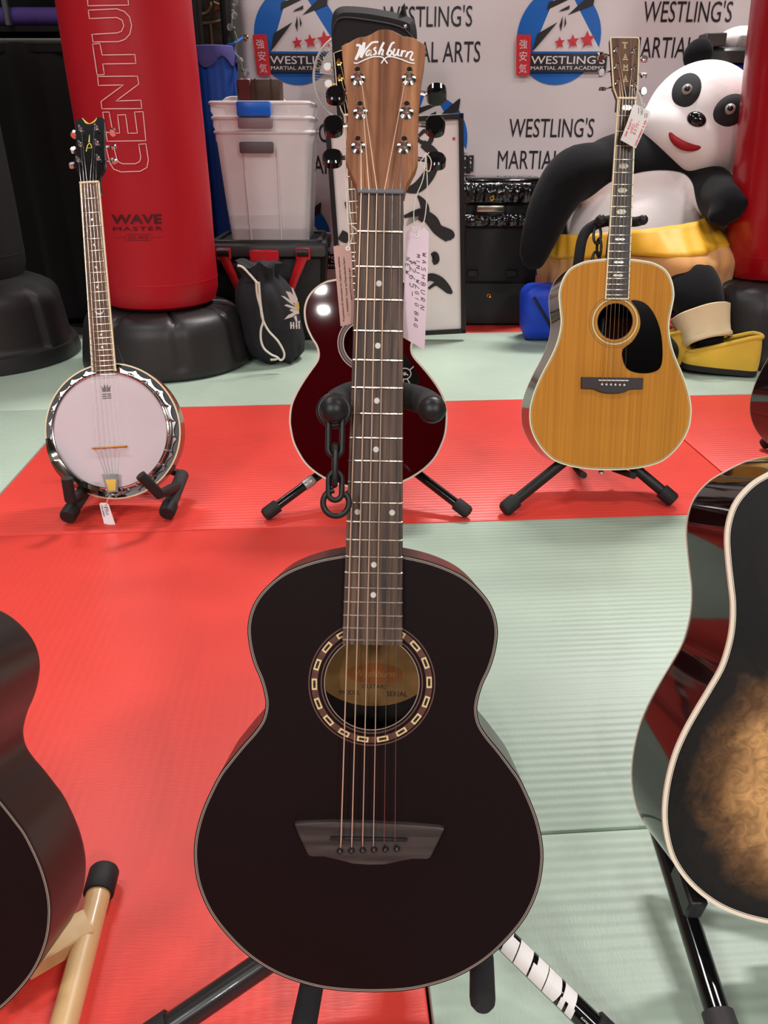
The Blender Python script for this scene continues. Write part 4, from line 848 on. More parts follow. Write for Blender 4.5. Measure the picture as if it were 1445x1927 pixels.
sd = Vector((-1, -.15, 0)).normalized()
MB().box((0, 0, 0), (.075, .036, .022), bev=.002, M=Matrix.Translation(q(p_ + sd * .030 + Vector((0, 0, .004)))) @ Matrix.Rotation(radians(38), 4, 'Z')).build('cross_block', MAPLE, r)
MB().tube([q(p_ + sd * .05 + Vector((0, 0, .012))), q(p_ + sd * .14 + dw * .08 + Vector((0, 0, .012)))], .011, 14).build('cross_dowel', MAPLE, r)
m2i = g_left.matrix_world
for s in (-1, 1):
    a_ = m2i @ Vector((s * .075, -.006, -.09)); b_ = m2i @ Vector((s * .075, -.008, .015))
    MB().tube([q(p_ + sd * .14 + dw * .08 + Vector((0, 0, .012))) if s > 0 else q(a_ + Vector((0, .03, -.005))), q(a_), q(b_), q(b_ + Vector((0, 0, .02)))], .008, 12).build('rest_arm', BLACK_RUBBER, r)
# ------------------------------------------------------------------ hang tags
GL = {'A': ['0,0 2,6 4,0', '.8,2.2 3.2,2.2'], 'B': ['0,0 0,6 3,5.6 3,3.4 0,3 3.6,2.4 3.4,.3 0,0'], 'C': ['4,5 2.4,6 .4,4.6 .3,1.6 2,0 4,.8'], 'D': ['0,0 0,6 2.6,5.4 4,3 2.6,.4 0,0'], 'E': ['4,6 0,6 0,0 4,0', '0,3 3,3'],
      'G': ['4,5 2.2,6 .3,4 .4,1.2 2.2,0 3.8,1 3.8,2.8 2.2,2.8'], 'H': ['0,0 0,6', '4,0 4,6', '0,3 4,3'], 'I': ['2,0 2,6'], 'J': ['4,6 3,.8 1.4,0 0,1'], 'L': ['0,6 0,0 3.6,0'], 'M': ['0,0 .4,6 2,2 3.8,6 4.2,0'], 'N': ['0,0 .2,6 3.8,0 4,6'], 'O': ['2,6 .2,4.4 .2,1.4 2,0 3.8,1.4 3.8,4.4 2,6'],
      'R': ['0,0 .2,6 3.2,5.4 3,3.2 .2,2.8 4,0'], 'S': ['3.8,5.2 2.4,6 .4,5 .8,3.6 3.2,2.6 3.4,.8 1.8,0 0,.8'], 'T': ['0,6 4,6', '2,6 1.8,0'], 'U': ['0,6 .2,1 2,0 3.8,1 4,6'], 'W': ['0,6 1,0 2.2,4.4 3.4,0 4.6,6'], 'Y': ['0,6 2,3 4,6', '2,3 1.6,0'],
      '0': ['2,6 .3,4 .4,1.4 2,0 3.7,1.6 3.6,4.6 2,6'], '2': ['.2,4.8 1.8,6 3.6,4.6 .2,0 4,.2'], '3': ['.2,5.4 2.4,6 3.4,4.6 1.4,3.2 3.6,2 2.4,0 0,.6'], '5': ['3.8,6 .8,6 .4,3.4 2.6,3.8 3.8,2 2.4,0 .2,.4'], '6': ['3.2,6 .8,3.6 .3,1.2 2,0 3.6,1.2 2.8,3 .6,2.2'], '7': ['0,6 4,6 1.4,0'],
      '$': ['3.8,5 2,5.8 .4,4.6 3.4,2 2,.4 0,1.2', '2,6.8 1.6,-.8'], '-': ['.4,3 4.6,3.2'], '/': ['.4,-.4 3.4,6.4'], '#': ['1,0 1.6,6', '2.6,0 3.2,6', '0,2 4,2', '.2,4 4.2,4'], ' ': []}
def handwrite(mb, s, fn, h, w=.35, m=0, lean=.12, adv=5.4):
    """pen strokes; fn maps (along, up) to 3D"""
    x = 0; k = h / 6
    rnd = random.Random(len(s) * 7 + ord(s[0]))
    for ch in s:
        dy = rnd.uniform(-.4, .4)
        for st in GL.get(ch, []):
            pts = [tuple(float(t) for t in q.split(',')) for q in st.split()]
            pts = [((x + a + lean * b) * k, (b + dy) * k) for a, b in pts]
            mb.stroke(pts, w, 0, m, smooth=3 if len(pts) > 2 else 0, fn=fn)
        x += adv if ch != ' ' else 4
    return x * k
def hang_tag(label, fn, w, h, cut, paper, writer, cord_pts, cord_r=.00045, group='hang tags', hole=None, thick=.0004, extra=None):
    """fn(u, v) -> world point on the card (u 0..w, v 0..h)"""
    c = fn(w / 2, h / 2); r = empty('price_tag', fn(w / 2, 0), label, 'tag', group); L0 = Vector(r.location)
    nx, ny = 8, 16; front = []; quad = []
    def inside(u, v):
        if v > h - cut: k = (v - (h - cut)); return max(k, min(w - k, u))
        return u
    n = MB(); vs = []; fs = []
    for side in (0, 1):
        for j in range(ny + 1):
            for i in range(nx + 1):
                u, v = w * i / nx, h * j / ny; u2 = inside(u, v); p = fn(u2, v)
                t1 = fn(u2 + .001, v) - p; t2 = fn(u2, v + .001) - p; nn = t1.cross(t2).normalized(); vs.append(p - L0 - nn * thick * side)
    S1 = (nx + 1) * (ny + 1)
    for j in range(ny):
        for i in range(nx):
            q = j * (nx + 1) + i; fs.append([q, q + 1, q + nx + 2, q + nx + 1]); fs.append([S1 + q, S1 + q + nx + 1, S1 + q + nx + 2, S1 + q + 1])
    rim = [i for i in range(nx + 1)] + [(nx + 1) * j + nx for j in range(1, ny + 1)] + [ny * (nx + 1) + i for i in range(nx - 1, -1, -1)] + [(nx + 1) * j for j in range(ny - 1, 0, -1)]
    for a, b in zip(rim, rim[1:] + rim[:1]): fs.append([a, S1 + a, S1 + b, b])
    n.add(vs, fs); card = n.build('card', paper, r)
    def onc(u, v):
        p = fn(u, v); t1 = fn(u + .001, v) - p; t2 = fn(u, v + .001) - p; return p + t1.cross(t2).normalized() * .0003 - L0
    b = MB(); writer(b, onc); b.build('handwriting' if 'hand' in label else 'printed_text', [BLACK_INK, RED_INK], card)
    if hole:
        e = MB(); pc = onc(*hole); t1 = onc(hole[0] + .001, hole[1]) - pc; t2 = onc(hole[0], hole[1] + .001) - pc; nn = t1.cross(t2).normalized()
        e.lathe([(.0009, .0002), (.0019, .0004), (.0024, 0)], 14, M=Matrix.Translation(pc) @ frame_from(nn).to_4x4(), cap=False); e.build('eyelet', WHITE_PLASTIC, card)
    for P in cord_pts: MB().tube(catmull([Vector(q) - L0 for q in P], 5), cord_r, 6).build('cord', COTTON, r)
    return r
# price tag right of the black guitar neck
def fnR(u, v):
    t = 1 - v / .104
    x = 24.2 + (22.3 - 24.2) * t + u / .0225 * (21.2 + 0 * t); yy = -23 + (-126 + 23) * t + u / .0225 * (1.5 + (-11.8 - 1.5) * t)
    return LW(x, yy, -16 + 9 * sin(pi * t) + 5 * t)
def wrR(b, f):
    rot = lambda u0, v0: (lambda a, up: f(u0 + up, v0 - a))
    handwrite(b, 'WASHBURN', rot(.0165, .0790), .0040, .00050, adv=9.6)
    handwrite(b, 'MINI W/GIG BAG', rot(.0112, .0770), .0035, .00050, adv=8.6)
    handwrite(b, '$265-', rot(.0052, .0710), .0054, .00055, adv=7.6)
    handwrite(b, 'NEW', rot(.0010, .0730), .0036, .00050, adv=10.5)
post_r = Vector(LW(41, 44, -14))
hang_tag('paper price tag coloured with mauve shading, with handwritten lines hanging right of the black guitar neck', fnR, .0225, .104, .006, PAPER_MAUVE_SHADE, wrR,
         [[post_r, LW(39, 20, -12), LW(32, 0, -10), LW(31, -20, -8), fnR(.0108, .095)], [post_r, LW(43, 15, -14), LW(42, -10, -14), LW(39.5, -22, -14), fnR(.0108, .095) + Vector((0, .002, 0))], [post_r + Vector((.003, 0, 0)), LW(36, 34, -12), LW(44, 26, -12), LW(46, 36, -12), post_r]], hole=(.0108, .0945))
def fnL(u, v):
    t = 1 - v / .074; x = -42.6 + t * 7.8 + u / .0165 * (15.9 - 2.0 * t); yy = -46.1 - 72.2 * t + u / .0165 * (3.2 + .6 * t)
    return LW(x, yy, -4 - 2 * t - u * 120)
def wrL(b, f):
    for i, (s, w, v0, bold) in enumerate((('Proposition 65 information for California residents.', .0600, .004, .0), ('WARNING: Cancer and Reproductive Harm -', .0520, .0115, .0), ('www.P65Warnings.ca.gov', .030, .022, 0))):
        u0 = (.0048, .0098, .0142)[i]
        b.text(s, lambda a, up, u0=u0, v0=v0: f(u0 - up, v0 + a), 0, w=w, h=.0019, align='L', bold=.012)
    b.stroke([(0, 0), (.0022, 0), (.0011, .0019)], .0003, 0, 0, closed=True, fn=lambda a, up: f(.0098 - up, .0080 + a))
tl_ = Vector(LW(-33, 44, -16))
hang_tag('warning tag coloured brownish as in shadow, with printed lines hanging left of the black guitar neck', fnL, .0165, .074, .0001, PAPER_SHADED, wrL,
         [[tl_, LW(-33, 20, -15), LW(-31, -10, -10), LW(-28.5, -38, -6), fnL(.0135, .0705)], [tl_ + Vector((.002, 0, 0)), LW(-31, 15, -14), LW(-28, -12, -9), LW(-25.5, -36, -6), fnL(.0138, .0708)], [LW(-26, -27, -6), LW(-23, -29, -4), LW(-20, -33, -3)], [LW(-26, -27, -6), LW(-22, -31, -4), LW(-21, -36, -3)]], hole=(.0135, .070))
# white tag with red writing on the natural guitar
LT = local_of(CFG_T)
def fnT(u, v):
    t = 1 - v / .083; return LT(9 + (-17.3 - 9) * t + u / .045 * (41.3 - 4.5 * t), -16.3 - 80 * t + u / .045 * (-18.5 + .4 * t), 22 + 6 * sin(pi * t))
def wrT(b, f):
    rot = lambda u0, v0: (lambda a, up: f(u0 - up, v0 + a))
    handwrite(b, 'TAMA ACOUSTIC', rot(.0100, .010), .0040, .0009, 1, adv=4.6)
    handwrite(b, 'USED', rot(.0195, .022), .0052, .0009, 1, adv=6.0)
    handwrite(b, '$375-', rot(.0290, .022), .0062, .0010, 1, adv=6.2)
    handwrite(b, 'CONSIGNMENT $ #20', rot(.0425, .004), .0042, .0009, 1, adv=4.8)
    for q in (((.014, .079), (.019, .066)), ((.019, .081), (.026, .066)), ((.024, .080), (.0275, .070)), ((.033, .074), (.036, .064)), ((.037, .076), (.040, .066))): b.stroke(q, .0013, 0, 0, fn=f)
hang_tag('white tag with red handwriting tied to the natural guitar neck', fnT, .045, .083, .004, mat('tag_white', (236, 226, 222), .7), wrT, [[LT(20, 34, -6), LT(26, 10, 6), LT(29, -12, 18), fnT(.0225, .078)], [LT(27, -14, 16), LT(33, -20, 26), LT(30, -28, 28)]], .0009, hole=(.0225, .077))
# small tag under the banjo
def fnB(u, v):
    t = 1 - v / .056; return LBj(-29.7 + 11 * t + u / .0245 * (21.6 + 6 * t), -761 - 51 * t - u / .0245 * (1.3 + 5 * t), 20 + 8 * t)
def wrB(b, f):
    rot = lambda u0, v0: (lambda a, up: f(u0 + up, v0 - a))
    handwrite(b, 'USED', rot(.016, .050), .0040, .0009, adv=6); handwrite(b, '$355', rot(.010, .046), .0056, .0011, adv=6); handwrite(b, 'CONSIGNMENT', rot(.003, .050), .0036, .0008, adv=4.6)
hang_tag('small white tag with black handwriting dangling below the banjo', fnB, .0245, .056, .004, mat('tag_pale', (232, 222, 222), .7), wrB, [[LBj(-4, -742, 2), LBj(-8, -752, 16), LBj(-12, -764, 22), fnB(.011, .050)]], .0009, hole=(.011, .050))

# ------------------------------------------------------------------ banner on the back wall
BY = 4.22
VINYL = mat('banner_vinyl', (234, 223, 222), .38, spec=.4, noise_amt=.04, noise_scale=2, bump=.15, bump_scale=3)
BLUE_PR = mat('print_blue', (0, 104, 196), .45); BLK_PR = mat('print_black', (34, 28, 32), .45); RED_PR = mat('print_red', (214, 40, 52), .45); WHT_PR = mat('print_white', (234, 223, 222), .42)
def ripple(x, z): return .008 * sin(2.1 * x + .6) + .010 * sin(3.3 * x + 1.7 * z) + .006 * sin(7.1 * x - 2.6 * z) + .034 * noise.noise(Vector((x * 2.2, z * 1.3, 3.1))) + .010 * noise.noise(Vector((x * 5, z * 4, 1.1)))
bL = at(449, 0, BY); bL2 = at(463, 180, BY); zT = 2.25
def left_edge(z): return bL.x + (bL2.x - bL.x) * (bL.z - z) / (bL.z - bL2.z)
n = MB(); vs = []; fs = []; nx, nz_ = 90, 60
for j in range(nz_ + 1):
    z = .06 + (zT - .06) * j / nz_
    for i in range(nx + 1):
        x = left_edge(1.3) + (2.9 - left_edge(1.3)) * i / nx; vs.append((x, BY + ripple(x, z), z))
for j in range(nz_):
    for i in range(nx): q_ = j * (nx + 1) + i; fs.append([q_, q_ + 1, q_ + nx + 2, q_ + nx + 1])
n.add(vs, fs); banner = n.build('banner', VINYL, label='pale printed banner with blue circle emblems across the back', cat='banner')
so = banner.modifiers.new('thickness', 'SOLIDIFY'); so.thickness = .001; so.offset = 1
def press(mb, name, cx, cz, lift=.0045, mats=None, mx=.05):
    mb.subdiv(mx)
    mb.warp(lambda q: (cx + q.x, BY + ripple(cx + q.x, cz + q.y) - lift - q.z, cz + q.y))
    return mb.build(name, mats or [BLUE_PR, BLK_PR, RED_PR, WHT_PR], banner)
def px_len(py, Y=BY): a, b_ = at(700, py, Y), at(701, py, Y); return b_.x - a.x
M1 = px_len(70)
def star(cx, cy, r, rot=0):
    return [(cx + (r if i % 2 == 0 else r * .42) * sin(rot + pi * i / 5), cy + (r if i % 2 == 0 else r * .42) * cos(rot + pi * i / 5)) for i in range(10)]
def emblem(cx, cz):
    k = M1 / 8.03; X = lambda p: [((a - 787) * k, -(b - 562) * k) for a, b in p]; Z = [0]
    e = MB()
    def put(poly, m): Z[0] += .0016; e.flat(poly, Z[0], m)
    put(circle(0, 0, 632 * k, 72), 0)
    put(X([(775, -200), (400, 752), (1438, 752)]), 3)
    for p in ([(590,125),(940,30),(1075,0),(1000,42),(570,225)], [(1270,-20),(1280,0),(1260,155),(890,285),(1060,140),(1225,10)], [(910,160),(905,208),(750,245),(790,215)], [(815,295),(820,400),(808,495),(780,415)], [(850,295),(878,390),(855,445),(852,380)], [(745,375),(400,755),(455,525)]): put(X(p), 1)
    for c_, cy_, r_ in ((800, 640, 85), (1000, 622, 100), (1215, 600, 122)): put([((a - 787) * k, -(b - 562) * k) for a, b in star(c_, cy_, r_, .12 + pi)], 2)
    put(X([(345,785),(1530,785),(1530,1028),(345,1028)]), 1)
    put(X([(140,556),(160,538),(335,538),(358,560),(384,1052),(366,1074),(196,1074),(176,1056)]), 2)
    Z[0] += .0016; zz = Z[0]
    e.text("WESTLING'S", lambda u, v: Vector(((940 - 787) * k + u, -(918 - 562) * k + v, zz)), 3, w=1110 * k, h=100 * k, bold=.010)
    e.text('MARTIAL ARTS ACADEMY', lambda u, v: Vector(((940 - 787) * k + u, -(996 - 562) * k + v, zz)), 3, w=1100 * k, h=46 * k, bold=.010)
    for ch, (a, b_) in zip('強安気', ((250, 710), (262, 868), (272, 1026))):
        e.text(ch, lambda u, v, a=a, b_=b_: Vector(((a - 787) * k + u, -(b_ - 562) * k + v, zz)), 3, w=118 * k)
    press(e, 'printed_emblem', cx, cz)
def words(cx, cz, k):
    e = MB(); e.text("WESTLING'S", lambda u, v: Vector((u, .022 * k + v, .0002)), 1, w=.385 * k, h=.075 * k); press(e, 'printed_line', cx, cz)
    e = MB(); e.text('MARTIAL ARTS', lambda u, v: Vector((u, -.112 * k + v, .0002)), 1, w=.470 * k, h=.077 * k); press(e, 'printed_line', cx, cz)
for px_, py_ in ((558, 70), (1050.5, 70), (805, 263), (1290, 258), (552, 450), (1040, 448), (1545, 66), (1785, 255)): c = at(px_, py_, BY); emblem(c.x, c.z)
for px_, py_, dy in ((804, 61, 0), (1289, 53, 0), (560, 277, 0), (1035, 268, 0), (805, 450, 0), (1525, 262, 0), (1290, 446, 0), (312, 66, 99)):
    if dy: continue
    c = at(px_, py_, BY); words(c.x, c.z, BY / 3.95)
for py_ in (71, 560):
    g = at(458 if py_ < 100 else 480, py_, BY - .01); gm = MB(); gm.lathe([(.006, .002), (.009, .004), (.0125, .002), (.0128, 0)], 20, M=Matrix.Translation((g.x + .012, g.y - .006, g.z)) @ frame_from((0, -1, 0)).to_4x4(), cap=False); gm.build('grommet', GOLD, banner)

# upright pole with a string of bulbs at the banner's left edge
POLE = mat('dark_pole', (34, 36, 36), .4, metal=.3)
pa, pb = at(440, 100, 4.09), at(452, 250, 4.09); px0 = (pa.x + pb.x) / 2 - .0
r = empty('banner_pole', (pa.x - .02, 4.09, 0), 'dark upright pole left of the banner', 'pole')
MB().tube([(0, 0, 0), (0, 0, 2.4)], .028, 16).build('upright', POLE, r); MB().lathe([(.001, 0), (.16, 0), (.16, .012), (.03, .03)], 24).build('foot_plate', POLE, r)
tie = MB(); a_, b_ = at(428, 86, 4.04), at(457, 71, 4.14); tie.tube(catmull([a_, at(440, 82, 4.03), at(450, 76, 4.08), b_], 4), .006, 8); tie.build('blue_tie_cord', mat('blue_cord', (30, 100, 190), .6), label='blue cord tying the banner grommet to the pole', cat='cord')
r = empty('string_lights', at(446, 60, 4.04), 'strand of clear bulbs hanging down the dark pole', 'lights'); q = lambda v: Vector(v) - Vector(r.location)
GLASS = mat('bulb_glass', (235, 235, 235), .05, trans=.9, ior=1.3); SOCK = mat('grey_socket', (84, 100, 104), .5)
pts = [at(a_, b_, 4.03) for a_, b_ in ((433, -20), (440, 10), (436, 45), (446, 75), (441, 98), (452, 112), (455, 140), (447, 175), (448, 190))]
MB().tube(catmull([q(v) for v in pts], 5), .0035, 6).build('wire', mat('wire_olive', (120, 124, 80), .5), r)
for (bx, by_), (sx_, sy_) in zip(((441, 29), (433, 51), (452, 114), (463, 137), (442, 4)), ((437, 20), (441, 54), (446, 106), (457, 132), (437, 0))):
    B, A_ = at(bx, by_, 4.01), at(sx_, sy_, 4.03); bl_ = MB(); bl_.ball(q(B), .0145, 14); bo = bl_.build('bulb', GLASS, r)
    MB().tube([q(A_), q(A_ + (B - A_) * .5)], .0075, 8).build('bulb_socket', SOCK, r)
# ------------------------------------------------------------------ punching bags
RED_V = mat('red_bag_vinyl', (176, 14, 30), .42, noise_amt=.06, noise_scale=3, bump=.12, bump_scale=14)
BASE_P = mat('bag_base_plastic', (40, 38, 38), .42, noise_amt=.1, noise_scale=9, bump=.12, bump_scale=260)
OUTLINE_W = mat('outline_print', (240, 196, 192), .5); DARK_PR = mat('dark_print', (66, 10, 18), .5)
def bag_fn(cx, cz, seed, amp=.004):
    def f(p, a, i):
        r0 = p.to_2d().length
        k = 1 + amp * noise.noise(Vector((cos(a) * 1.5, sin(a) * 1.5, p.z * 3 + seed))) / .23
        return Vector((p.x * k, p.y * k, p.z))
    return f
def punching_bag(x, y, R, zb, zt, label, seed, m, base_label=None, lean=0):
    r = empty('punching_bag', (x, y, 0), label, 'punching bag')
    prof = [(.01, zb), (R * .80, zb + .002), (R * .93, zb + .018), (R * .99, zb + .06), (R, zb + .1)] + [(R, zb + .1 + (zt - zb - .2) * i / 40) for i in range(1, 41)] + [(R * .98, zt - .05), (R * .9, zt - .015), (R * .7, zt), (.01, zt)]
    MB().lathe(prof, 72, fn=bag_fn(0, 0, seed)).build('bag', m, r)
    MB().lathe([(R * 1.002, zb + .098), (R * 1.006, zb + .102), (R * 1.002, zb + .106)], 64, fn=bag_fn(0, 0, seed), cap=False).build('seam_piping', m, r)
    return r
def bag_base(r, R, H, label=None):
    """round moulded base with shallow recessed panels and ribs"""
    def f(p, a, i):
        k = 1.0; z = p.z
        u = (a * 8 / (2 * pi)) % 1.0
        w = max(0, 1 - abs(u - .5) / .17); w = w * w * (3 - 2 * w)
        if .12 * H < z < 1.01 * H: k -= .020 * w * min(1, (z - .12 * H) / (.1 * H)) * (1 if z < .97 * H else .5)
        if z > .80 * H:
            g = max(0, 1 - abs(((a * 8 / (2 * pi)) % 1.0) - .5) / .06); z -= .014 * g * min(1, (z - .80 * H) / (.15 * H))
        return Vector((p.x * k, p.y * k, z))
    prof = [(.02, .004), (R * .97, .002), (R * 1.0, .018), (R, .03)] + [(R - R * .07 * (i / 10) ** 1.2, .03 + (H * .72 - .03) * i / 10) for i in range(1, 11)] + [(R * .905, H * .82), (R * .86, H * .91), (R * .78, H * .97), (R * .66, H), (R * .5, H * 1.01), (.02, H * 1.01)]
    b = MB().lathe(prof, 192, fn=f).build('base', BASE_P, r, angle=60)
    MB().lathe([(R * .30, H), (R * .29, H + .05), (R * .2, H + .06)], 40).build('collar', BASE_P, r)
    return b
BX, BYc, BR = -.885, 3.13, .226
bagz = .235
rb = punching_bag(BX, BYc, BR, bagz, 1.75, 'tall red punching bag with outlined letters standing behind the banjo', 2.0, RED_V)
bag_base(rb, .335, .232)
zc = lambda X, Y: (X / 3.141, Y / 3.141)
LET = {'letter_r': [[(513,-70),(520,34),(760,30),(757,0),(755,-70)]],
 'letter_u': [[(522,60),(690,52),(735,68),(765,100),(778,150),(768,200),(740,232),(700,246),(550,248),(543,203),(690,195),(718,185),(732,152),(722,120),(690,103),(528,110)]],
 'letter_t': [[(547,260),(590,257),(604,325),(797,322),(803,375),(607,378),(617,440),(574,443)]],
 'letter_n': [[(577,452),(812,450),(820,497),(685,597),(832,592),(838,642),(603,643),(597,600),(730,502),(582,505)]],
 'letter_e': [[(607,663),(645,662),(668,788),(708,787),(695,680),(742,678),(757,788),(812,787),(795,662),(845,660),(862,832),(635,835)]],
 'letter_c': [[(625,862),(670,860),(690,938),(700,957),(725,968),(800,968),(825,955),(832,930),(820,853),(862,850),(877,945),(868,990),(830,1012),(715,1016),(672,1000),(650,965)]]}
def on_bag(px, py, lift=.0035):
    p = on_cyl(px, py, BX, BYc, BR + lift); return p - Vector((BX, BYc, 0))
for nm, loops in LET.items():
    b = MB()
    for lp in loops:
        P = [Vector(q) for q in lp]; D = []
        for i in range(len(P)):      # densify so that the print follows the curve
            a_, c_ = P[i], P[(i + 1) % len(P)]; nn = max(1, int((c_ - a_).length / 25))
            D += [a_ + (c_ - a_) * k / nn for k in range(nn)]
        b.stroke(D, 5.4, 0, 0, closed=True, fn=lambda u, v: on_bag(*zc(u, v)))
    b.build('printed_' + nm, OUTLINE_W, rb)
b = MB()
b.text('WAVE', lambda u, v: on_bag(257 + u, 420.5 - v - u * .012), 0, w=94, h=16.5, bold=.018)
b.text('MASTER', lambda u, v: on_bag(259 + u, 433.5 - v - u * .012), 0, w=93, h=6.6, bold=.01, spacing=1.2)
hx = [(234, 447), (238, 441.8), (282, 441.4), (286, 446.6), (282, 452.2), (238, 452.6)]
b.stroke(hx, .7, 0, 0, closed=True, fn=on_bag); b.text('2XL PRO', lambda u, v: on_bag(260 + u, 449.6 - v), 0, w=38, h=5)
b.stroke([(215, 447.5), (225, 447.3), (234, 447)], .5, 0, 0, fn=on_bag); b.stroke([(286, 446.6), (296, 446.4), (307, 446)], .5, 0, 0, fn=on_bag)
b.build('printed_name', DARK_PR, rb)

# black bag on the left with its big base
BLK_BAG = mat('black_bag_cover', (24, 23, 23), .75, noise_amt=.2, noise_scale=5, bump=.15, bump_scale=20)
rl = punching_bag(-1.69, 3.22, .235, .31, 1.75, 'tall black punching bag cut off by the left edge', 5.0, BLK_BAG)
def base_big(p, a, i):
    k = 1.0; u = (a * 6 / (2 * pi) + .18) % 1.0; w = max(0, min(1, (.34 - abs(u - .5)) / .05)); w = w * w * (3 - 2 * w); H = .33
    if .055 < p.z < .30: k -= .05 * w * min(1, (p.z - .055) / .02) * min(1, (.30 - p.z) / .04)
    return Vector((p.x * k, p.y * k, p.z))
R2 = .385; H2 = .33
MB().lathe([(.02, .003), (R2, .002), (R2 * 1.005, .02), (R2, .062), (R2 * .97, .066)] + [(R2 * (.97 - .05 * i / 12), .066 + .17 * i / 12) for i in range(1, 13)] + [(R2 * .90, .255), (R2 * .85, .278), (R2 * .76, .298), (R2 * .62, .32), (R2 * .5, .335), (R2 * .3, .345), (.02, .345)], 168, fn=base_big).build('base', BASE_P, rl, angle=60)
# red bag on the right with its base
rr = punching_bag(1.605, 3.27, .200, .315, 1.75, 'red punching bag at the right edge beside the panda', 9.0, mat('red_bag_gloss', (160, 8, 22), .3, coat=.3, noise_amt=.06, noise_scale=3, bump=.3, bump_scale=6))
bag_base(rr, .325, .31)
for ch in rr.children:
    if ch.name.startswith(('bag', 'seam')): ch.matrix_local = Matrix.Translation((0, 0, .31)) @ Matrix.Rotation(radians(-4.8), 4, 'Y') @ Matrix.Translation((0, 0, -.31))
# ------------------------------------------------------------------ shelf, drape, blue bin at the back left
r = empty('draped_rack', (at(70, 300, 3.95).x - .35, 3.98, 0), 'low rack under a black cloth with a pale top hem behind the black bag', 'rack')
q = lambda v: Vector(v) - Vector(r.location)
xa, xb = at(0, 80, 3.9).x - .5, at(345, 80, 3.9).x; zt_ = at(80, 80, 3.9).z
n = MB(); vs = []; fs = []
for j in range(13):
    for i in range(61):
        x_ = xa + (xb - xa) * i / 60; z_ = .01 + (zt_ - .01) * j / 12; vs.append(q((x_, 3.9 + .018 * sin(i * .9) * (1 - .6 * j / 12) + .012 * sin(i * .37 + 1), z_)))
for j in range(12):
    for i in range(60): k = j * 61 + i; fs.append([k, k + 1, k + 62, k + 61])
n.add(vs, fs); n.build('cloth', DARKCLOTH, r); 
MB().tube([q((xa, 3.9, zt_ + .004)), q((xb, 3.9, zt_ + .004))], .012, 10).build('top_hem', mat('hem_grey', (74, 76, 70), .8), r)
MB().box(q(((xa + xb) / 2, 3.945, zt_ - .02)), (xb - xa, .10, .03)).build('board', BLACK_PLASTIC, r)
for x_ in (xa + .05, xb - .05): MB().box(q((x_, 3.94, zt_ / 2 - .02)), (.05, .05, zt_ - .06)).build('leg', BLACK_PLASTIC, r)
pz = at(80, 31, 4.02)
MB().lathe([(.001, 0), (.032, 0), (.036, .005), (.036, 1.0), (.032, 1.005), (.001, 1.005)], 28).build('foam_roller', mat('purple_foam', (92, 72, 150), .75, noise_amt=.1, noise_scale=6, bump=.1, bump_scale=60), label='purple foam roller lying across the top of the dark shelf', cat='roller').matrix_world = Matrix.Translation((pz.x - .45, 4.03, pz.z)) @ Matrix.Rotation(radians(90), 4, 'Y')
r = empty('equipment_shelf', (pz.x, 4.2, 0), 'black open shelf carrying the purple roller at the upper left', 'shelf'); q = lambda v: Vector(v) - Vector(r.location)
MB().box(q((pz.x, 4.20, pz.z - .049)), (1.3, .40, .025), bev=.003).build('shelf_board', BLACK_PLASTIC, r); MB().box(q((pz.x, 4.41, 1.0)), (1.3, .02, 2.0)).build('back_panel', mat('shelf_back', (14, 12, 18), .8), r)
for x_ in (-.64, .64): MB().box(q((pz.x + x_, 4.20, 1.0)), (.03, .40, 2.0)).build('upright', BLACK_PLASTIC, r)
MB().box(q((pz.x, 4.20, pz.z + .30)), (1.3, .40, .025), bev=.003).build('shelf_board', BLACK_PLASTIC, r)
g = at(8, 5, 3.97); MB().box((g.x, 3.975, pz.z + .125), (.022, .022, .33), bev=.003).build('bracket', mat('grey_post', (120, 126, 130), .4, metal=.5), label='short grey metal bracket on the dark shelf at the top left corner', cat='bracket')
# blue fabric bin
r = empty('fabric_bin', (at(400, 240, 3.9).x, 4.03, 0), 'tall blue fabric hamper between the red bag and the clear bins', 'hamper'); q = lambda v: Vector(v) - Vector(r.location)
x0, x1 = at(352, 90, 3.93).x, at(434, 90, 3.93).x; zt_ = at(395, 88, 3.93).z; cx_, w_ = (x0 + x1) / 2, (x1 - x0) / 2
def fold(p, a, i): k = 1 + .05 * sin(a * 7 + 1) * (.4 + .6 * (1 - p.z / zt_)) + .02 * sin(a * 17); return Vector((p.x * k, p.y * k, p.z))
MB().lathe([(w_ * .8, .01), (w_ * .84, .2), (w_ * .9, .5), (w_ * .98, zt_ - .02), (w_ * 1.0, zt_), (w_ * .9, zt_ - .01), (w_ * .8, .1)], 64, fn=fold, cap=False).build('canvas', mat('blue_canvas', (20, 66, 150), .6, noise_amt=.15, noise_scale=5), r, loc=(cx_ - r.location.x, .03, 0))
P = circle(0, 0, w_ * 1.03, 40)
n = MB(); vs = []; fs = []
for i, (a_, b_) in enumerate(P):
    dr = .05 + .02 * sin(i * .9) + .035 * max(0, sin(i * .45 + 2)) ** 3
    vs += [(a_ * .95, b_ * .95, zt_ + .012), (a_, b_, zt_ + .008), (a_ * 1.05, b_ * 1.05, zt_ - dr * .5), (a_ * 1.04, b_ * 1.04, zt_ - dr)]
for i in range(40):
    for k in range(3): j = (i + 1) % 40; fs.append([4 * i + k, 4 * j + k, 4 * j + k + 1, 4 * i + k + 1])
n.add(vs, fs); n.build('purple_rim_cloth', mat('purple_cloth', (74, 66, 128), .8, noise_amt=.2, noise_scale=20), r, loc=(cx_ - r.location.x, .03, 0))
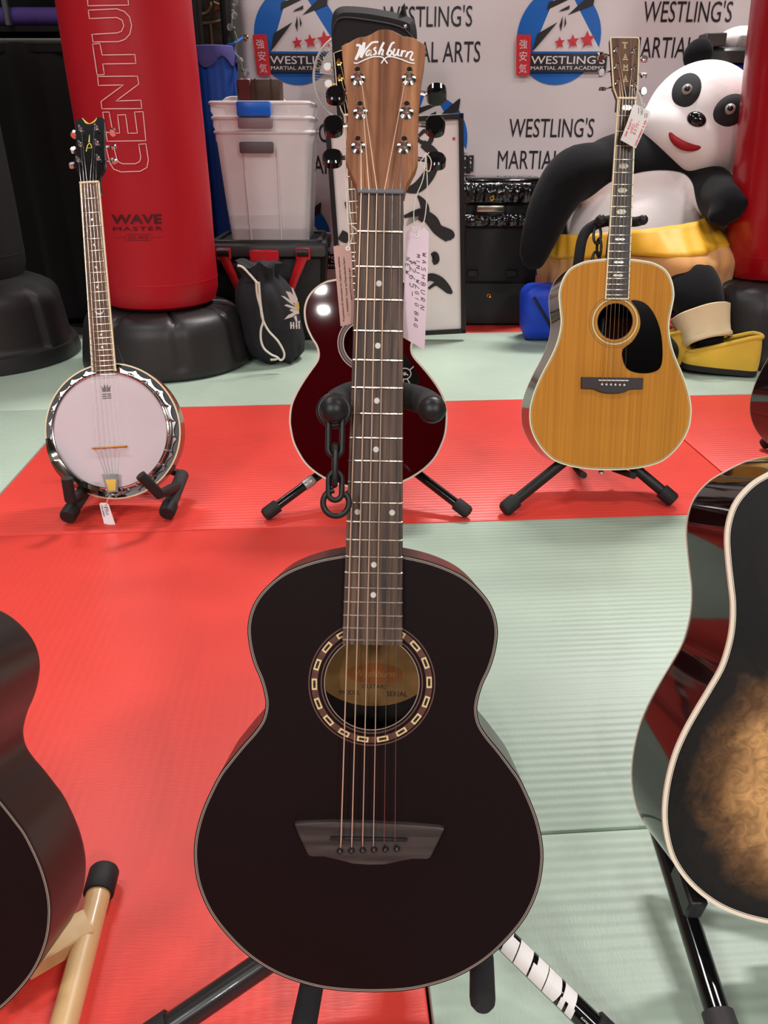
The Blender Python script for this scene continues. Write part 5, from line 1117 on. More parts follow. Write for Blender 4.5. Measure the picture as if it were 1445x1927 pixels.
# patterned bag behind
pm = mat('tapestry', (62, 48, 34), .85, noise_amt=.7, noise_scale=26)
cA, cB = at(356, -60, 4.29), at(428, 88, 4.29)
r = MB().box((0, 0, 0), (cB.x - cA.x + .04, .14, 1.75), bev=.04, seg=3).build('patterned_duffel', pm, label='dark brown patterned duffel standing behind the blue hamper', cat='bag', loc=((cA.x + cB.x) / 2, 4.36, .875))
TANL = mat('tan_piping', (122, 98, 74), .8); RST = mat('rust_patch', (140, 70, 44), .8)
q = lambda px_, py_: at(px_, py_, 4.285) - Vector(r.location)
for P in ([(379, 44), (395, 43), (412, 40), (421, 35)], [(396, 45), (398, 70), (400, 90)], [(421, 35), (422, 60), (425, 92)], [(362, 22), (374, 27), (388, 24), (396, 14), (396, 4)], [(402, 4), (410, 8), (420, 9)]): MB().tube(catmull([q(*v) for v in P], 4), .0065, 6).build('piping', TANL, r)
MB().plate([(0, 0), (.035, .012), (.012, .032)], -.004, .004, M=Matrix.Translation(q(402, 22)) @ Matrix.Rotation(pi / 2, 4, 'X')).build('patch', RST, r)

# ------------------------------------------------------------------ tote and clear bins
TY = 3.42
def tote():
    a, b_ = at(398, 600, TY), at(612, 470, TY); x0, x1 = a.x, b_.x; zl = at(500, 478, TY).z; r = empty('storage_tote', ((x0 + x1) / 2, TY, 0), 'dark grey storage tote with red latches under the clear bins', 'tote')
    w = x1 - x0; D = .45; GREYP = mat('tote_grey', (58, 56, 56), .5, bump=.05, bump_scale=300); TOTE_B = mat('tote_body', (26, 24, 25), .5); RL = mat('red_latch', (196, 24, 36), .4)
    q = lambda v: Vector(v) - Vector(r.location)
    MB().box((0, D / 2 + .02, zl / 2), (w * .93, D * .94, zl - .004), 0, bev=.02, seg=2, taper=.92).build('tub', TOTE_B, r)
    MB().box((0, D / 2 + .01, zl + .012), (w, D + .03, .05), 0, bev=.012, seg=2).build('lid', GREYP, r)
    n = MB(); n.plate(rrect(-w * .46, .05, w * .46, D - .03, .03), zl + .037, zl + .050, 0, holes=[rrect(-w * .42, .075, w * .42, D - .055, .02)], bev=.003); n.build('lid_rim', GREYP, r)
    for px0, px1 in ((421, 452), (570, 545)):
        h = at(px0, 478, TY - .02); e = at(px1, 552, TY - .02); l = MB()
        l.box(q(h), (.062, .022, .05), 0, bev=.006); dirv = q(e) - q(h)
        l.tube([q(h) + Vector((0, -.006, -.01)), q(h) + dirv * .55, q(e)], [.021, .017, .014], 8, 0, flat=.45)
        lo = l.build('latch', RL, r); MB().tube([q(h) + Vector((-.024, -.014, .008)), q(h) + Vector((.024, -.014, .008))], .016, 14).build('latch_roller', BLACK_PLASTIC, lo)
    c = at(497, 482, TY - .01); MB().box(q((c.x, TY - .004, c.z)), (.125, .03, .05), bev=.006).build('handle', RL, r)
    return x0, x1, zl + .05
tx0, tx1, tz = tote()
CLEAR = mat('clear_polypropylene', (242, 238, 238), .35, trans=.15, ior=1.15, noise_amt=.05, noise_scale=4)
_b = CLEAR.node_tree; _t = _b.nodes.new('ShaderNodeBsdfTransparent'); _mx = _b.nodes.new('ShaderNodeMixShader'); _mx.inputs[0].default_value = .34
_o = [k for k in _b.nodes if k.type == 'OUTPUT_MATERIAL'][0]; _b.links.new(_b.nodes['Principled BSDF'].outputs[0], _mx.inputs[1]); _b.links.new(_t.outputs[0], _mx.inputs[2]); _b.links.new(_mx.outputs[0], _o.inputs['Surface'])
def clear_bin(ztop, zbot, wt, wb, cx, label, latch_m, latch_rect, below):
    r = empty('storage_bin', (cx, TY + .03, zbot), label, 'bin', 'clear bins'); H = ztop - zbot; D = .42; CY = .215
    n = MB(); vs = []; fs = []; rows = [(0, wb, D * .86), (.02, wb + .01, D * .87), (H * .9, wt * .97, D * .97), (H * .93, wt, D), (H, wt, D)]
    def loop(w, d): return rrect(-w / 2, CY - d / 2, w / 2, CY + d / 2, .03, 3)
    for z, w, d in rows: vs += [(a, b_, z) for a, b_ in loop(w, d)]
    m = len(loop(1, 1))
    for i in range(len(rows) - 1):
        for k in range(m): j = (k + 1) % m; fs.append([i * m + k, i * m + j, (i + 1) * m + j, (i + 1) * m + k])
    fs.append(list(range(m - 1, -1, -1))); n.add(vs, fs); n.build('tub', CLEAR, r, angle=50)
    n = MB(); L = loop(wt, D); n.tube([(a, b_, H) for a, b_ in L], .0075, 8, closed=True); n.build('rim', WHITE_RIM, r)
    if latch_rect:
        a, b_ = at(latch_rect[0], latch_rect[1], TY), at(latch_rect[2], latch_rect[3], TY); q = lambda v: Vector(v) - Vector(r.location)
        y_ = TY + .03 + CY - D / 2 - .018
        MB().box(q(((a.x + b_.x) / 2, y_, (a.z + b_.z) / 2)), (abs(b_.x - a.x), .03, abs(a.z - b_.z)), bev=.006, seg=2).build('latch', latch_m, r)
    if below:
        for px_ in (455, 520):
            a = at(px_, 300, TY); t = MB(); t.tube([Vector((a.x - cx, CY - D * .965 / 2 - .002, H * .86)), Vector(((a.x - cx) * .93, CY - D * .87 / 2 - .002, .01))], .004, 6); t.build('side_rib', WHITE_RIM, r)
    return r
WHITE_RIM = mat('frosted_rim', (232, 226, 224), .35, trans=.15)
bcx = (at(389, 195, TY).x + at(580, 195, TY).x) / 2
z1, z2, z3 = at(480, 193, TY).z, at(480, 222, TY).z, at(480, 249, TY).z
wt = at(580, 195, TY).x - at(389, 195, TY).x; wb = at(566, 448, TY).x - at(424, 448, TY).x
zb_ = tz - .02
clear_bin(z3, zb_, wt * .97, wb, bcx + .005, 'lowest clear plastic bin of the stack, dark grey latch', mat('latch_dark', (88, 80, 80), .5), (449, 267, 514, 289), True)
clear_bin(z2, z2 - .42, wt * .985, wb * 1.02, bcx + .002, 'middle clear plastic bin nested in the stack, mauve grey latch', mat('latch_grey', (128, 112, 116), .5), (446, 221, 512, 242), False)
clear_bin(z1, z1 - .42, wt, wb * 1.04, bcx, 'topmost clear plastic bin of the stack with a bright blue latch', mat('latch_blue', (0, 98, 206), .35), (443, 190, 509, 219), False)
# white lid standing in the top bin and a leather box on it
a = at(440, 190, 3.70); n = MB(); n.plate(rrect(-.15, 0, .15, .30, .05), -.006, .006, bev=.002, M=Matrix.Rotation(pi / 2, 4, 'X')); n.build('bin_lid', WHITE_PLASTIC, label='white plastic lid tucked upright in the top bin', cat='lid', loc=(at(478, 190, 3.80).x, 3.80, at(440, 181, 3.80).z - .30))
a, b_ = at(449, 190, 3.66), at(527, 162, 3.66)
r = empty('leather_box', ((a.x + b_.x) / 2, 3.70, z1 + .009), 'small dark brown leather box sitting on top of the clear bins', 'box')
MB().box((0, 0, .04), (b_.x - a.x, .14, .085), bev=.008, seg=2).build('body', mat('brown_leather', (72, 48, 34), .45, noise_amt=.4, noise_scale=14), r)
MB().box((-.055, -.002, .041), (.055, .146, .089), bev=.006).build('end_panel', mat('oxblood_leather', (84, 26, 22), .4), r)
for x_ in (-.01, .055): MB().tube([(x_, -.072, .085), (x_, -.072, .004)], .003, 6).build('seam', mat('stitch', (60, 38, 26), .6), r)

# drawstring bag
dbp = on_floor(508, 692)
r = empty('drawstring_bag', (dbp.x, dbp.y + .13, 0), 'black drawstring sack with a white cord and flower print by the tote', 'bag'); q = lambda v: Vector(v) - Vector(r.location)
def crump(p, a, i):
    z = p.z; k = 1 + .10 * noise.noise(Vector((cos(a) * 1.6, sin(a) * 1.6, z * 9))) + .05 * noise.noise(Vector((cos(a) * 4, sin(a) * 4, z * 22)))
    if z > .29: k *= 1 + .14 * sin(a * 7 + z * 20) * min(1, (z - .29) / .06)
    return Vector((p.x * k - .16 * z + .02, p.y * k, z + .02 * noise.noise(Vector((cos(a) * 2, sin(a) * 2, 7)))))
MB().lathe([(.01, .012), (.095, .012), (.118, .035), (.126, .09), (.125, .16), (.120, .23), (.108, .28), (.088, .315), (.070, .335), (.080, .36), (.092, .385), (.06, .375), (.03, .36)], 72, fn=crump, cap=False).build('sack', mat('black_cotton', (30, 30, 34), .85, noise_amt=.2, noise_scale=30, bump=.1, bump_scale=400), r, angle=70)
YB = dbp.y - .02
cp = [(447, 500), (455, 502), (464, 510), (480, 528), (485, 533)]
MB().tube(catmull([q(at(x_, y_, dbp.y + .03)) for x_, y_ in cp], 4), .0045, 8).build('neck_cord', COTTON, r)
for P in ([(482, 531), (484, 555), (490, 578), (494, 600), (505, 622), (523, 642), (534, 662), (534, 673), (528, 678), (522, 672)], [(487, 531), (489, 560), (492, 585), (495, 605), (491, 620), (491, 640), (497, 656), (510, 667), (521, 672), (520, 676), (509, 677)]):
    MB().tube(catmull([q(at(x_, y_, YB - .05)) for x_, y_ in P], 4), .0043, 8).build('draw_cord', COTTON, r)
FLW = mat('flower_print', (222, 212, 208), .6); FLY = mat('flower_yellow', (216, 190, 70), .6)
fl = MB(); za = lambda X, Y: (440 + X / 9.03, 490 + Y / 9.03); yF = YB - .045
def fp(poly, m=0, dy=0): 
    pts = [q(at(*za(*v), yF + dy + max(0, (v[0] - 900)) * .00016)) for v in poly]; fl.add(pts, [list(range(len(pts)))], m, False)
for P in ([(800,600),(860,610),(990,700),(1060,790),(960,730)], [(850,765),(900,745),(1040,790),(1070,850)], [(945,850),(975,820),(1060,850),(1050,900)], [(855,1005),(920,930),(1060,860),(1075,900),(1000,960)], [(880,520),(960,540),(1060,640),(1050,740),(960,690),(920,600)], [(975,450),(1010,480),(1085,660),(1075,740),(1000,560)], [(1030,700),(1095,700),(1110,900),(1070,920)], [(1020,960),(1060,930),(1080,1020),(1060,1060)]): fp(P, 0)
fp([(1060,730),(1100,700),(1115,820),(1085,870),(1065,820)], 1, -.002)
for x_ in (955, 1000, 1050, 1095): fp([(x_, 1050), (x_ + 24, 1045), (x_ + 30, 1160), (x_ + 5, 1165)], 0)
fp([(970,1095),(1020,1090),(1020,1110),(970,1115)]); fp([(1085,1035),(1130,1025),(1130,1045),(1085,1055)]); fp([(1045,1110),(1085,1105),(1085,1120),(1045,1125)])
fl.build('flower_print', [FLW, FLY], r)

# ------------------------------------------------------------------ framed calligraphy
FYb = on_floor(876, 629).y
def framed():
    rot = radians(3.0); leanb = radians(3)
    br = on_floor(876, 627, .031); W_, H_ = .565, .885
    ex = Vector((cos(rot), 0, sin(rot))); ey = Vector((-sin(rot), 0, cos(rot))); ey = (ey * cos(leanb) + Vector((0, 1, 0)) * sin(leanb)).normalized(); ez = ex.cross(ey)
    # right edge upright in the photo: bottom right corner on the mat
    o = br - ex * W_; o.z = max(o.z, 0); base = o + ex * W_ / 2
    sh = -min(0, o.z); base.z += 0
    M = Matrix(((ex.x, ey.x, ez.x, base.x), (ex.y, ey.y, ez.y, base.y), (ex.z, ey.z, ez.z, base.z + .002), (0, 0, 0, 1)))
    r = empty('framed_calligraphy', label='framed black brush calligraphy on white paper leaning at the back', cat='picture', mat=M)
    FR = mat('frame_black', (22, 20, 20), .35)
    t = .020
    for nm, c, d in (('frame_rail', (0, t / 2, 0), (W_, t, .03)), ('frame_rail', (0, H_ - t / 2, 0), (W_, t, .03)), ('frame_rail', (-W_ / 2 + t / 2, H_ / 2, 0), (t, H_, .03)), ('frame_rail', (W_ / 2 - t / 2, H_ / 2, 0), (t, H_, .03))): MB().box(c, d, bev=.002).build(nm, FR, r)
    MB().box((0, H_ / 2, -.005), (W_ - .02, H_ - .02, .006)).build('paper', mat('calligraphy_paper', (226, 216, 212), .7, noise_amt=.06, noise_scale=6), r)
    z0 = M.inverted()
    def loc(px_, py_):
        d = view_dir(px_, py_); o_ = M.translation; t_ = (o_ - EYE).dot(ez) / d.dot(ez); return (z0 @ (EYE + d * t_)).to_2d()
    INK = mat('ink_black', (34, 30, 30), .6, noise_amt=.3, noise_scale=90)
    def brush(P, Wd, seed=0):
        pts = [loc(*v) for v in P]; MB().stroke(pts, Wd, .0012 + seed * .0003, 0, smooth=6).build('brush_stroke', INK, r)
    brush([(788, 256), (800, 246), (812, 256), (806, 270), (790, 266), (786, 258)], [.012, .016, .02, .018, .014, .01], 0)
    brush([(795, 270), (812, 285), (818, 300), (806, 330), (786, 352), (764, 358)], [.03, .04, .045, .05, .045, .02], 1)
    brush([(804, 246), (808, 250), (813, 254)], [.006, .008, .004], 2)
    brush([(786, 368), (796, 382), (800, 398), (790, 416)], [.008, .03, .035, .02], 3)
    brush([(760, 408), (790, 400), (812, 415), (824, 432), (845, 444), (850, 450)], [.012, .03, .05, .045, .052, .02], 4)
    brush([(812, 482), (818, 480), (820, 490), (814, 494)], [.02, .03, .03, .02], 5)
    brush([(790, 540), (806, 522), (825, 526), (840, 540), (850, 552)], [.012, .03, .034, .03, .012], 6)
    brush([(806, 543), (820, 534), (832, 540), (842, 548), (850, 550)], [.01, .016, .018, .016, .014], 7)
    brush([(760, 556), (770, 548), (790, 536)], [.02, .02, .01], 8)
    brush([(640, 441), (648, 446), (656, 452)], [.04, .045, .03], 9)
    brush([(650, 380), (655, 390), (660, 400)], [.01, .02, .02], 10)
    for i in range(7): brush([(764 + i, 424 - i * 4), (785, 412 - i * 3), (800 - i, 402 - i * 2)], [.002, .003, .002], 11 + i)
    for i in range(5): brush([(762, 566 - i * 5), (775, 556 - i * 5), (786, 548 - i * 5)], [.002, .003, .002], 18 + i)
    MB().plate(circle(*loc(854, 261), .006, 14), -.001, .0006, 0).build('red_seal', RED_INK, r)
    p_ = loc(881, 310); MB().box((p_.x, p_.y, -.004), (.014, .07, .02), bev=.002).build('hanger_clip', FR, r)
framed()
# black gig bag top behind it
a, b_ = at(625, 60, 3.78), at(784, 60, 3.78); zt_ = at(700, 13, 3.78).z; w_ = (b_.x - a.x)
r = empty('gig_bag', ((a.x + b_.x) / 2, 3.80, 0), 'black padded gig bag standing upright behind the guitars, rounded top', 'bag')
FELT = mat('gig_bag_nylon', (34, 33, 34), .8, bump=.2, bump_scale=500)
n = MB(); h = zt_
n.plate(catmull([(-w_ * .42, .02, 0), (w_ * .42, .02, 0), (w_ * .44, h * .6, 0), (w_ * .5, h * .86, 0), (w_ * .49, h - .07, 0), (w_ * .40, h - .035, 0), (w_ * .1, h - .012, 0), (-w_ * .2, h, 0), (-w_ * .42, h - .004, 0), (-w_ * .5, h - .05, 0), (-w_ * .5, h * .86, 0), (-w_ * .45, h * .6, 0)], 6, True), -.05, .055, bev=.025, M=Matrix.Rotation(pi / 2, 4, 'X')); n.build('shell', FELT, r)
MB().tube(catmull([(-w_ * .49, -.058, h - .09), (-w_ * .40, -.060, h - .045), (-w_ * .1, -.060, h - .05), (w_ * .3, -.060, h - .075), (w_ * .47, -.058, h - .12)], 5), .0035, 8).build('zipper', mat('zipper_grey', (44, 44, 46), .7), r)
MB().tube([(w_ * .30, -.02, h - .04), (w_ * .335, -.03, h + .004), (w_ * .37, -.02, h - .06)], .011, 10).build('carry_loop', FELT, r)
MB().ball((w_ * .36, -.07, h - .075), .0085, 12).build('zipper_pull', CHROME, r)

# oscillating fan
fc = at(664, 148, 4.0); fr = px_len(148, 4.0) * 74
r = empty('desk_fan', (fc.x, 4.06, 0), 'white wire guard fan peeking out left of the headstock', 'fan'); q = lambda v: Vector(v) - Vector(r.location)
WM = mat('fan_white', (226, 220, 212), .4); o = fc
ring = [(fr * cos(2 * pi * i / 56), fr * sin(2 * pi * i / 56)) for i in range(56)]
gd = MB(); gd.tube([q((o.x + a_, 4.000, o.z + b_)) for a_, b_ in ring], .0055, 8, closed=True); gd.tube([q((o.x + a_ * .52, 3.975, o.z + b_ * .52)) for a_, b_ in ring], .003, 6, closed=True); g0 = gd.build('guard', WM, r)
sp = MB()
for i in range(96):
    a_ = 2 * pi * i / 96; sp.tube([q((o.x + .04 * cos(a_), 3.965, o.z + .04 * sin(a_))), q((o.x + fr * .55 * cos(a_), 3.972, o.z + fr * .55 * sin(a_))), q((o.x + fr * .97 * cos(a_), 3.992, o.z + fr * .97 * sin(a_)))], .0013, 4)
so_ = sp.build('guard_wires', mat('guard_wire', (176, 164, 152), .4), r, kind='stuff')
hb = MB(); hb.lathe([(.001, .02), (.045, .02), (.05, .005), (.05, 0)], 24, M=Matrix.Translation(q((o.x, 3.980, o.z))) @ frame_from((0, -1, 0)).to_4x4()); hb.build('hub', WM, r)
for k in range(3):
    a0 = 2 * pi * k / 3; bl_ = MB(); vs = []
    for i in range(7):
        t = i / 6; a_ = a0 + .9 * t
        vs += [q((o.x + .03 * cos(a_), 4.030 - .02 * t, o.z + .03 * sin(a_))), q((o.x + fr * .85 * cos(a_), 4.030 - .035 * t, o.z + fr * .85 * sin(a_)))]
    bl_.add(vs, [[2 * i, 2 * i + 1, 2 * i + 3, 2 * i + 2] for i in range(6)]); bl_.build('blade', mat('blade_grey', (196, 192, 188), .4), r)
MB().lathe([(.06, 0), (.065, .04), (.05, .10), (.01, .11)], 24, M=Matrix.Translation(q((o.x, 4.040, o.z))) @ frame_from((0, 1, 0)).to_4x4()).build('motor', WM, r)
MB().tube([q((o.x, 4.080, .02)), q((o.x, 4.080, o.z))], .014, 14).build('pole', WM, r); MB().lathe([(.001, 0), (.16, 0), (.16, .015), (.02, .05)], 36, M=Matrix.Translation((0, .02, 0))).build('foot', WM, r)

# black leather case
def case():
    f = on_floor(940, 613); y0 = f.y; X = lambda px_, py_: at(px_, py_, y0)
    r = empty('instrument_case', (f.x, y0 + .15, 0), 'black patent leather case with gathered flaps beside the framed calligraphy', 'case'); q = lambda v: Vector(v) - Vector(r.location)
    LE = mat('patent_leather', (20, 20, 22), .16, coat=.8, bump=.05, bump_scale=60); LM = mat('matte_leather', (22, 21, 22), .5)
    a, b_ = X(868, 610), X(1002, 610); x0, x1 = a.x, b_.x; zt2 = X(940, 345).z; w = x1 - x0; cxx = (x0 + x1) / 2
    MB().box(q((cxx, y0 + .16, zt2 / 2)), (w, .30, zt2), bev=.012, seg=2).build('body', LM, r)
    def flap(px0, py0, px1, py1, nm, dy):
        a, b_ = X(px0, py0), X(px1, py1); n = MB(); vs = []; fs = []; nx_, ny_ = 60, 8
        for j in range(ny_ + 1):
            for i in range(nx_ + 1):
                t, s_ = i / nx_, j / ny_; wv = .016 * (.5 + noise.noise(Vector((i * .21, s_ * .8 + i * .03, py0 * .1)))) * (.3 + .7 * sin(pi * s_)) + .004 * noise.noise(Vector((i * .6, s_ * 2, 4)))
                vs.append(q((a.x + (b_.x - a.x) * t, y0 - dy - .012 * sin(pi * s_) - wv, a.z + (b_.z - a.z) * s_)))
        for j in range(ny_):
            for i in range(nx_): k = j * (nx_ + 1) + i; fs.append([k, k + nx_ + 1, k + nx_ + 2, k + 1])
        n.add(vs, fs); o = n.build(nm, LE, r, angle=80); s_ = o.modifiers.new('t', 'SOLIDIFY'); s_.thickness = .004
    flap(872, 343, 996, 384, 'top_flap', .006); flap(874, 402, 986, 428, 'pocket_flap', .004)
    MB().box(q((cxx, y0 + .15, zt2 + .008)), (w * .99, .27, .03), bev=.012, seg=2).build('lid_pad', LE, r)
    p_ = X(922, 392); MB().box(q(p_ + Vector((0, -.012, 0))), (.125, .018, .028), bev=.005, seg=2).build('buckle_bar', mat('satin_steel', (176, 170, 156), .28, metal=1), r)
    MB().box(q(p_ + Vector((0, -.004, -.012))), (.15, .01, .045), bev=.003).build('buckle_strap', LE, r)
    for px_, py_ in ((925, 372), (920, 556)):
        p_ = X(px_, py_); MB().lathe([(.004, .003), (.008, .005), (.012, .002), (.0125, -.002)], 18, M=Matrix.Translation(q(p_ + Vector((0, -.026 if py_ < 400 else -.008, 0)))) @ frame_from((0, -1, 0)).to_4x4(), cap=False).build('eyelet', GOLD, r)
    for px_ in (889, 962):
        p_ = X(px_, 515); MB().box(q(p_ + Vector((0, -.002, 0))), (.05, .012, .03), bev=.003).build('strap_loop', LM, r)
    a, b_ = X(872, 532), X(996, 532); MB().box(q(((a.x + b_.x) / 2, y0 + .002, a.z / 2 + .005)), (w * .96, .02, a.z - .01), bev=.004).build('lower_panel', LM, r)
case()
# blue bag beside the case, and a white scrap
a = at(1040, 500, 3.55)
n = MB(); n.box((0, 0, .12), (.20, .18, .24), bev=.05, seg=4); n.warp(lambda v: v + Vector((.02 * noise.noise(v * 9), .02 * noise.noise(v * 9 + Vector((3, 0, 0))), 0)))
rb_ = n.build('blue_bag', mat('blue_nylon', (14, 62, 190), .5, noise_amt=.2, noise_scale=12), label='blue nylon bag on the mat between case and panda', cat='bag', loc=(at(1028, 560, 3.50).x, 3.52, 0))
MB().tube([(-.07, -.096, .20), (.0, -.10, .10), (.05, -.096, .02)], .006, 8).build('strap', BLACK_PLASTIC, rb_)
# blue barrel with dark lid at the upper right
bp = at(1372, 130, 3.95); Rb = px_len(130, 3.95) * 50
r = empty('storage_barrel', (bp.x, 4.03, 0), 'blue storage drum with a dark lid behind the panda head', 'barrel')
zt_ = at(1350, 118, 3.90).z
MB().lathe([(.01, .0), (Rb * .96, .002), (Rb, .02), (Rb, zt_ * .5), (Rb * 1.02, zt_ * .52), (Rb, zt_ * .54), (Rb, zt_ - .01), (Rb * .9, zt_), (.01, zt_)], 48).build('drum', mat('blue_drum', (16, 30, 112), .4), r)
MB().lathe([(.01, zt_ + .001), (Rb * 1.05, zt_ + .001), (Rb * 1.07, zt_ + .012), (Rb * 1.07, zt_ + .045), (Rb * 1.0, zt_ + .055), (Rb * .8, zt_ + .062), (.01, zt_ + .06)], 48).build('lid', mat('lid_dark', (52, 54, 52), .4), r)
c = at(1345, 62, 3.95); MB().box((c.x, 3.97, zt_ + .09), (.09, .10, .05), bev=.004).build('dark_box', mat('dark_box', (66, 64, 60), .6), label='small dark grey box on the drum lid', cat='box')
c = at(1398, 45, 4.0); r = empty('white_appliance', (c.x + .03, 4.05, zt_ + .064), 'white rounded plastic device on the drum lid', 'appliance')
MB().ball((0, 0, .03), (.11, .09, .06), 24).build('shell', WHITE_PLASTIC, r); MB().box((.0, -.08, .02), (.10, .05, .05), bev=.008, seg=2).build('front_block', mat('grey_plastic', (150, 144, 138), .5), r); MB().box((.0, -.107, .026), (.028, .006, .018), bev=.001).build('dark_port', BLACK_PLASTIC, r)
# ------------------------------------------------------------------ big plush panda (a plain toy bear) slumped against the banner
FUR_W = mat('white_plush', (238, 232, 230), .9, sheen=.1, bump=.12, bump_scale=220)
FUR_B = mat('black_plush', (15, 15, 17), .95, sheen=.06, spec=.2, bump=.25, bump_scale=160, noise_amt=.2, noise_scale=20)
def fuse(mb, voxel, smooth_it=6, smooth_f=.5):
    me = mb.mesh('tmp', [FUR_W]); o = bpy.data.objects.new('tmp', me); COL.objects.link(o)
    rm = o.modifiers.new('r', 'REMESH'); rm.mode = 'VOXEL'; rm.voxel_size = voxel
    sm = o.modifiers.new('s', 'SMOOTH'); sm.factor = smooth_f; sm.iterations = smooth_it
    dg = bpy.context.evaluated_depsgraph_get(); dg.update(); res = bpy.data.meshes.new_from_object(o.evaluated_get(dg))
    bpy.data.objects.remove(o); return res
def limb(mb, pts, rad): mb.tube(catmull([Vector(p) for p in pts], 5), [v.x for v in catmull([(r_, 0, 0) for r_ in rad], 5)], 14); mb.ball(pts[0], rad[0], 14); mb.ball(pts[-1], rad[-1], 14)
def panda():
    org = Vector((at(1200, 500, 3.42).x, 3.45, 0)); r = empty('plush_panda', org, 'large black and white plush panda slumped against the banner, head tilted', 'toy'); q = lambda v: Vector(v) - org
    A = lambda x_, y_, Y: q(at(x_, y_, Y))
    c = A(1195, 430, 3.64)
    b = MB(); b.ball((c.x, c.y, .36), (.335, .27, .345), 40); b.ball((A(1200, 300, 3.66).x, c.y + .02, A(1200, 330, 3.66).z), (.29, .19, .18), 32)
    # arms
    sl, sr = A(1118, 312, 3.60), A(1310, 348, 3.55)
    limb(b, [sl + Vector((.03, .02, -.02)), A(1078, 330, 3.54), A(1042, 378, 3.50), A(1018, 436, 3.46), A(1006, 472, 3.44)], [.115, .112, .098, .082, .068])
    for dx, dy, L_ in ((-10, 12, .05), (0, 18, .055), (9, 16, .05)): limb(b, [A(1008, 468, 3.44), A(1004 + dx, 486 + dy * .6, 3.42)], [.045, .028])
    limb(b, [sr + Vector((-.03, .05, 0)), A(1333, 354, 3.48), A(1350, 372, 3.36), A(1366, 386, 3.26)], [.10, .095, .085, .078])
    for px_, py_ in ((1342, 410), (1360, 416), (1384, 400), (1398, 382)): limb(b, [A(1366, 386, 3.24), A(px_, py_, 3.20)], [.055, .028])
    # legs
    limb(b, [A(1235, 545, 3.44), A(1288, 532, 3.20), A(1314, 566, 3.05), A(1328, 618, 2.99), A(1338, 648, 2.98)], [.12, .112, .096, .068, .050])
    limb(b, [A(1150, 556, 3.46), A(1170, 575, 3.24), A(1200, 620, 3.05), A(1225, 650, 3.00), A(1244, 664, 2.98)], [.13, .125, .10, .08, .07])
    me = fuse(b, .014, 8)
    # one plush pelt, white belly patch on black
    pelt = FUR_B.copy(); pelt.name = 'two_tone_plush'; nt = pelt.node_tree; L = nt.links.new; bs = nt.nodes['Principled BSDF']
    tc = nt.nodes.new('ShaderNodeTexCoord'); mp = nt.nodes.new('ShaderNodeMapping'); ln = nt.nodes.new('ShaderNodeVectorMath'); ln.operation = 'LENGTH'
    RB = (.325, .33, .285); CB = (c.x + .01, c.y - .03, c.z - .015); mp.inputs['Scale'].default_value = tuple(1 / v for v in RB); mp.inputs['Location'].default_value = tuple(-a_ / v for a_, v in zip(CB, RB))
    L(tc.outputs['Object'], mp.inputs['Vector']); L(mp.outputs['Vector'], ln.inputs[0])
    lt = nt.nodes.new('ShaderNodeMapRange'); lt.inputs['From Min'].default_value = 1.0; lt.inputs['From Max'].default_value = .985; L(ln.outputs['Value'], lt.inputs['Value'])
    mx = nt.nodes.new('ShaderNodeMix'); mx.data_type = 'RGBA'; L(lt.outputs['Result'], mx.inputs[0]); mx.inputs[6].default_value = lin(15, 15, 17); mx.inputs[7].default_value = lin(238, 232, 230); L(mx.outputs[2], bs.inputs['Base Color'])
    me.materials.clear(); me.materials.append(pelt); bo = bpy.data.objects.new('body', me); COL.objects.link(bo); bo.parent = r
    for p in me.polygons: p.use_smooth = True
    # head
    hc = at(1316, 232, 3.64); tilt = Matrix.Rotation(radians(27), 4, 'Y') @ Matrix.Rotation(radians(-6), 4, 'X') @ Matrix.Rotation(radians(-23), 4, 'Z')
    Mh = Matrix.Translation(q(hc)) @ tilt @ Matrix.Scale(1.10, 4)
    h = MB(); h.ball((0, 0, 0), (.212, .19, .215), 40); h.ball((0, -.015, -.075), (.215, .185, .13), 36); h.ball((0, -.10, -.07), (.10, .09, .075), 28)
    me = fuse(h, .012, 8); me.materials.clear(); me.materials.append(FUR_W)
    for p in me.polygons: p.use_smooth = True
    ho = bpy.data.objects.new('head', me); COL.objects.link(ho); ho.parent = r; ho.matrix_local = Mh
    for s in (-1, 1):
        e = MB(); e.ball((s * .135, .0, .205), (.052, .03, .058), 20); e.build('ear', FUR_B, ho)
        def onface(x_, z_, lift=0):     # follow the face surface
            yy = -.188 * sqrt(max(.02, 1 - (x_ / .214) ** 2 - (z_ / .22) ** 2)) if True else 0
            return Vector((x_, yy - lift, z_))
        pt = MB(); vs = []; fs = []; n_ = 28; cx_, cz_ = s * .088, .035
        rings = 6
        for i in range(rings + 1):
            k = i / rings
            for j in range(n_):
                a_ = 2 * pi * j / n_; ex, ez = .050 * k * cos(a_), .066 * k * sin(a_); rt = s * radians(28); x_, z_ = cx_ + ex * cos(rt) - ez * sin(rt) * -1, cz_ + ex * sin(rt) * -1 + ez * cos(rt)
                vs.append(onface(x_, z_, .012 * (1 - k ** 4)))
        for i in range(rings):
            for j in range(n_): j2 = (j + 1) % n_; fs.append([i * n_ + j, i * n_ + j2, (i + 1) * n_ + j2, (i + 1) * n_ + j])
        pt.add(vs, fs); pt.build('eye_patch', mat('eye_patch_felt', (42, 42, 44), .9), ho)
        ec = onface(cx_ * .96, cz_ - .004, .013); MB().ball(tuple(ec), (.019, .012, .019), 18).build('eye', mat('bead_eye', (150, 146, 140), .3), ho); MB().ball(tuple(ec + Vector((0, -.006, 0))), (.011, .010, .011), 16).build('pupil', BLACK_GLOSS, ho)
    nz_ = MB(); nz_.ball((0, -.192, -.045), (.036, .022, .026), 22); nz_.build('nose', BLACK_GLOSS, ho)
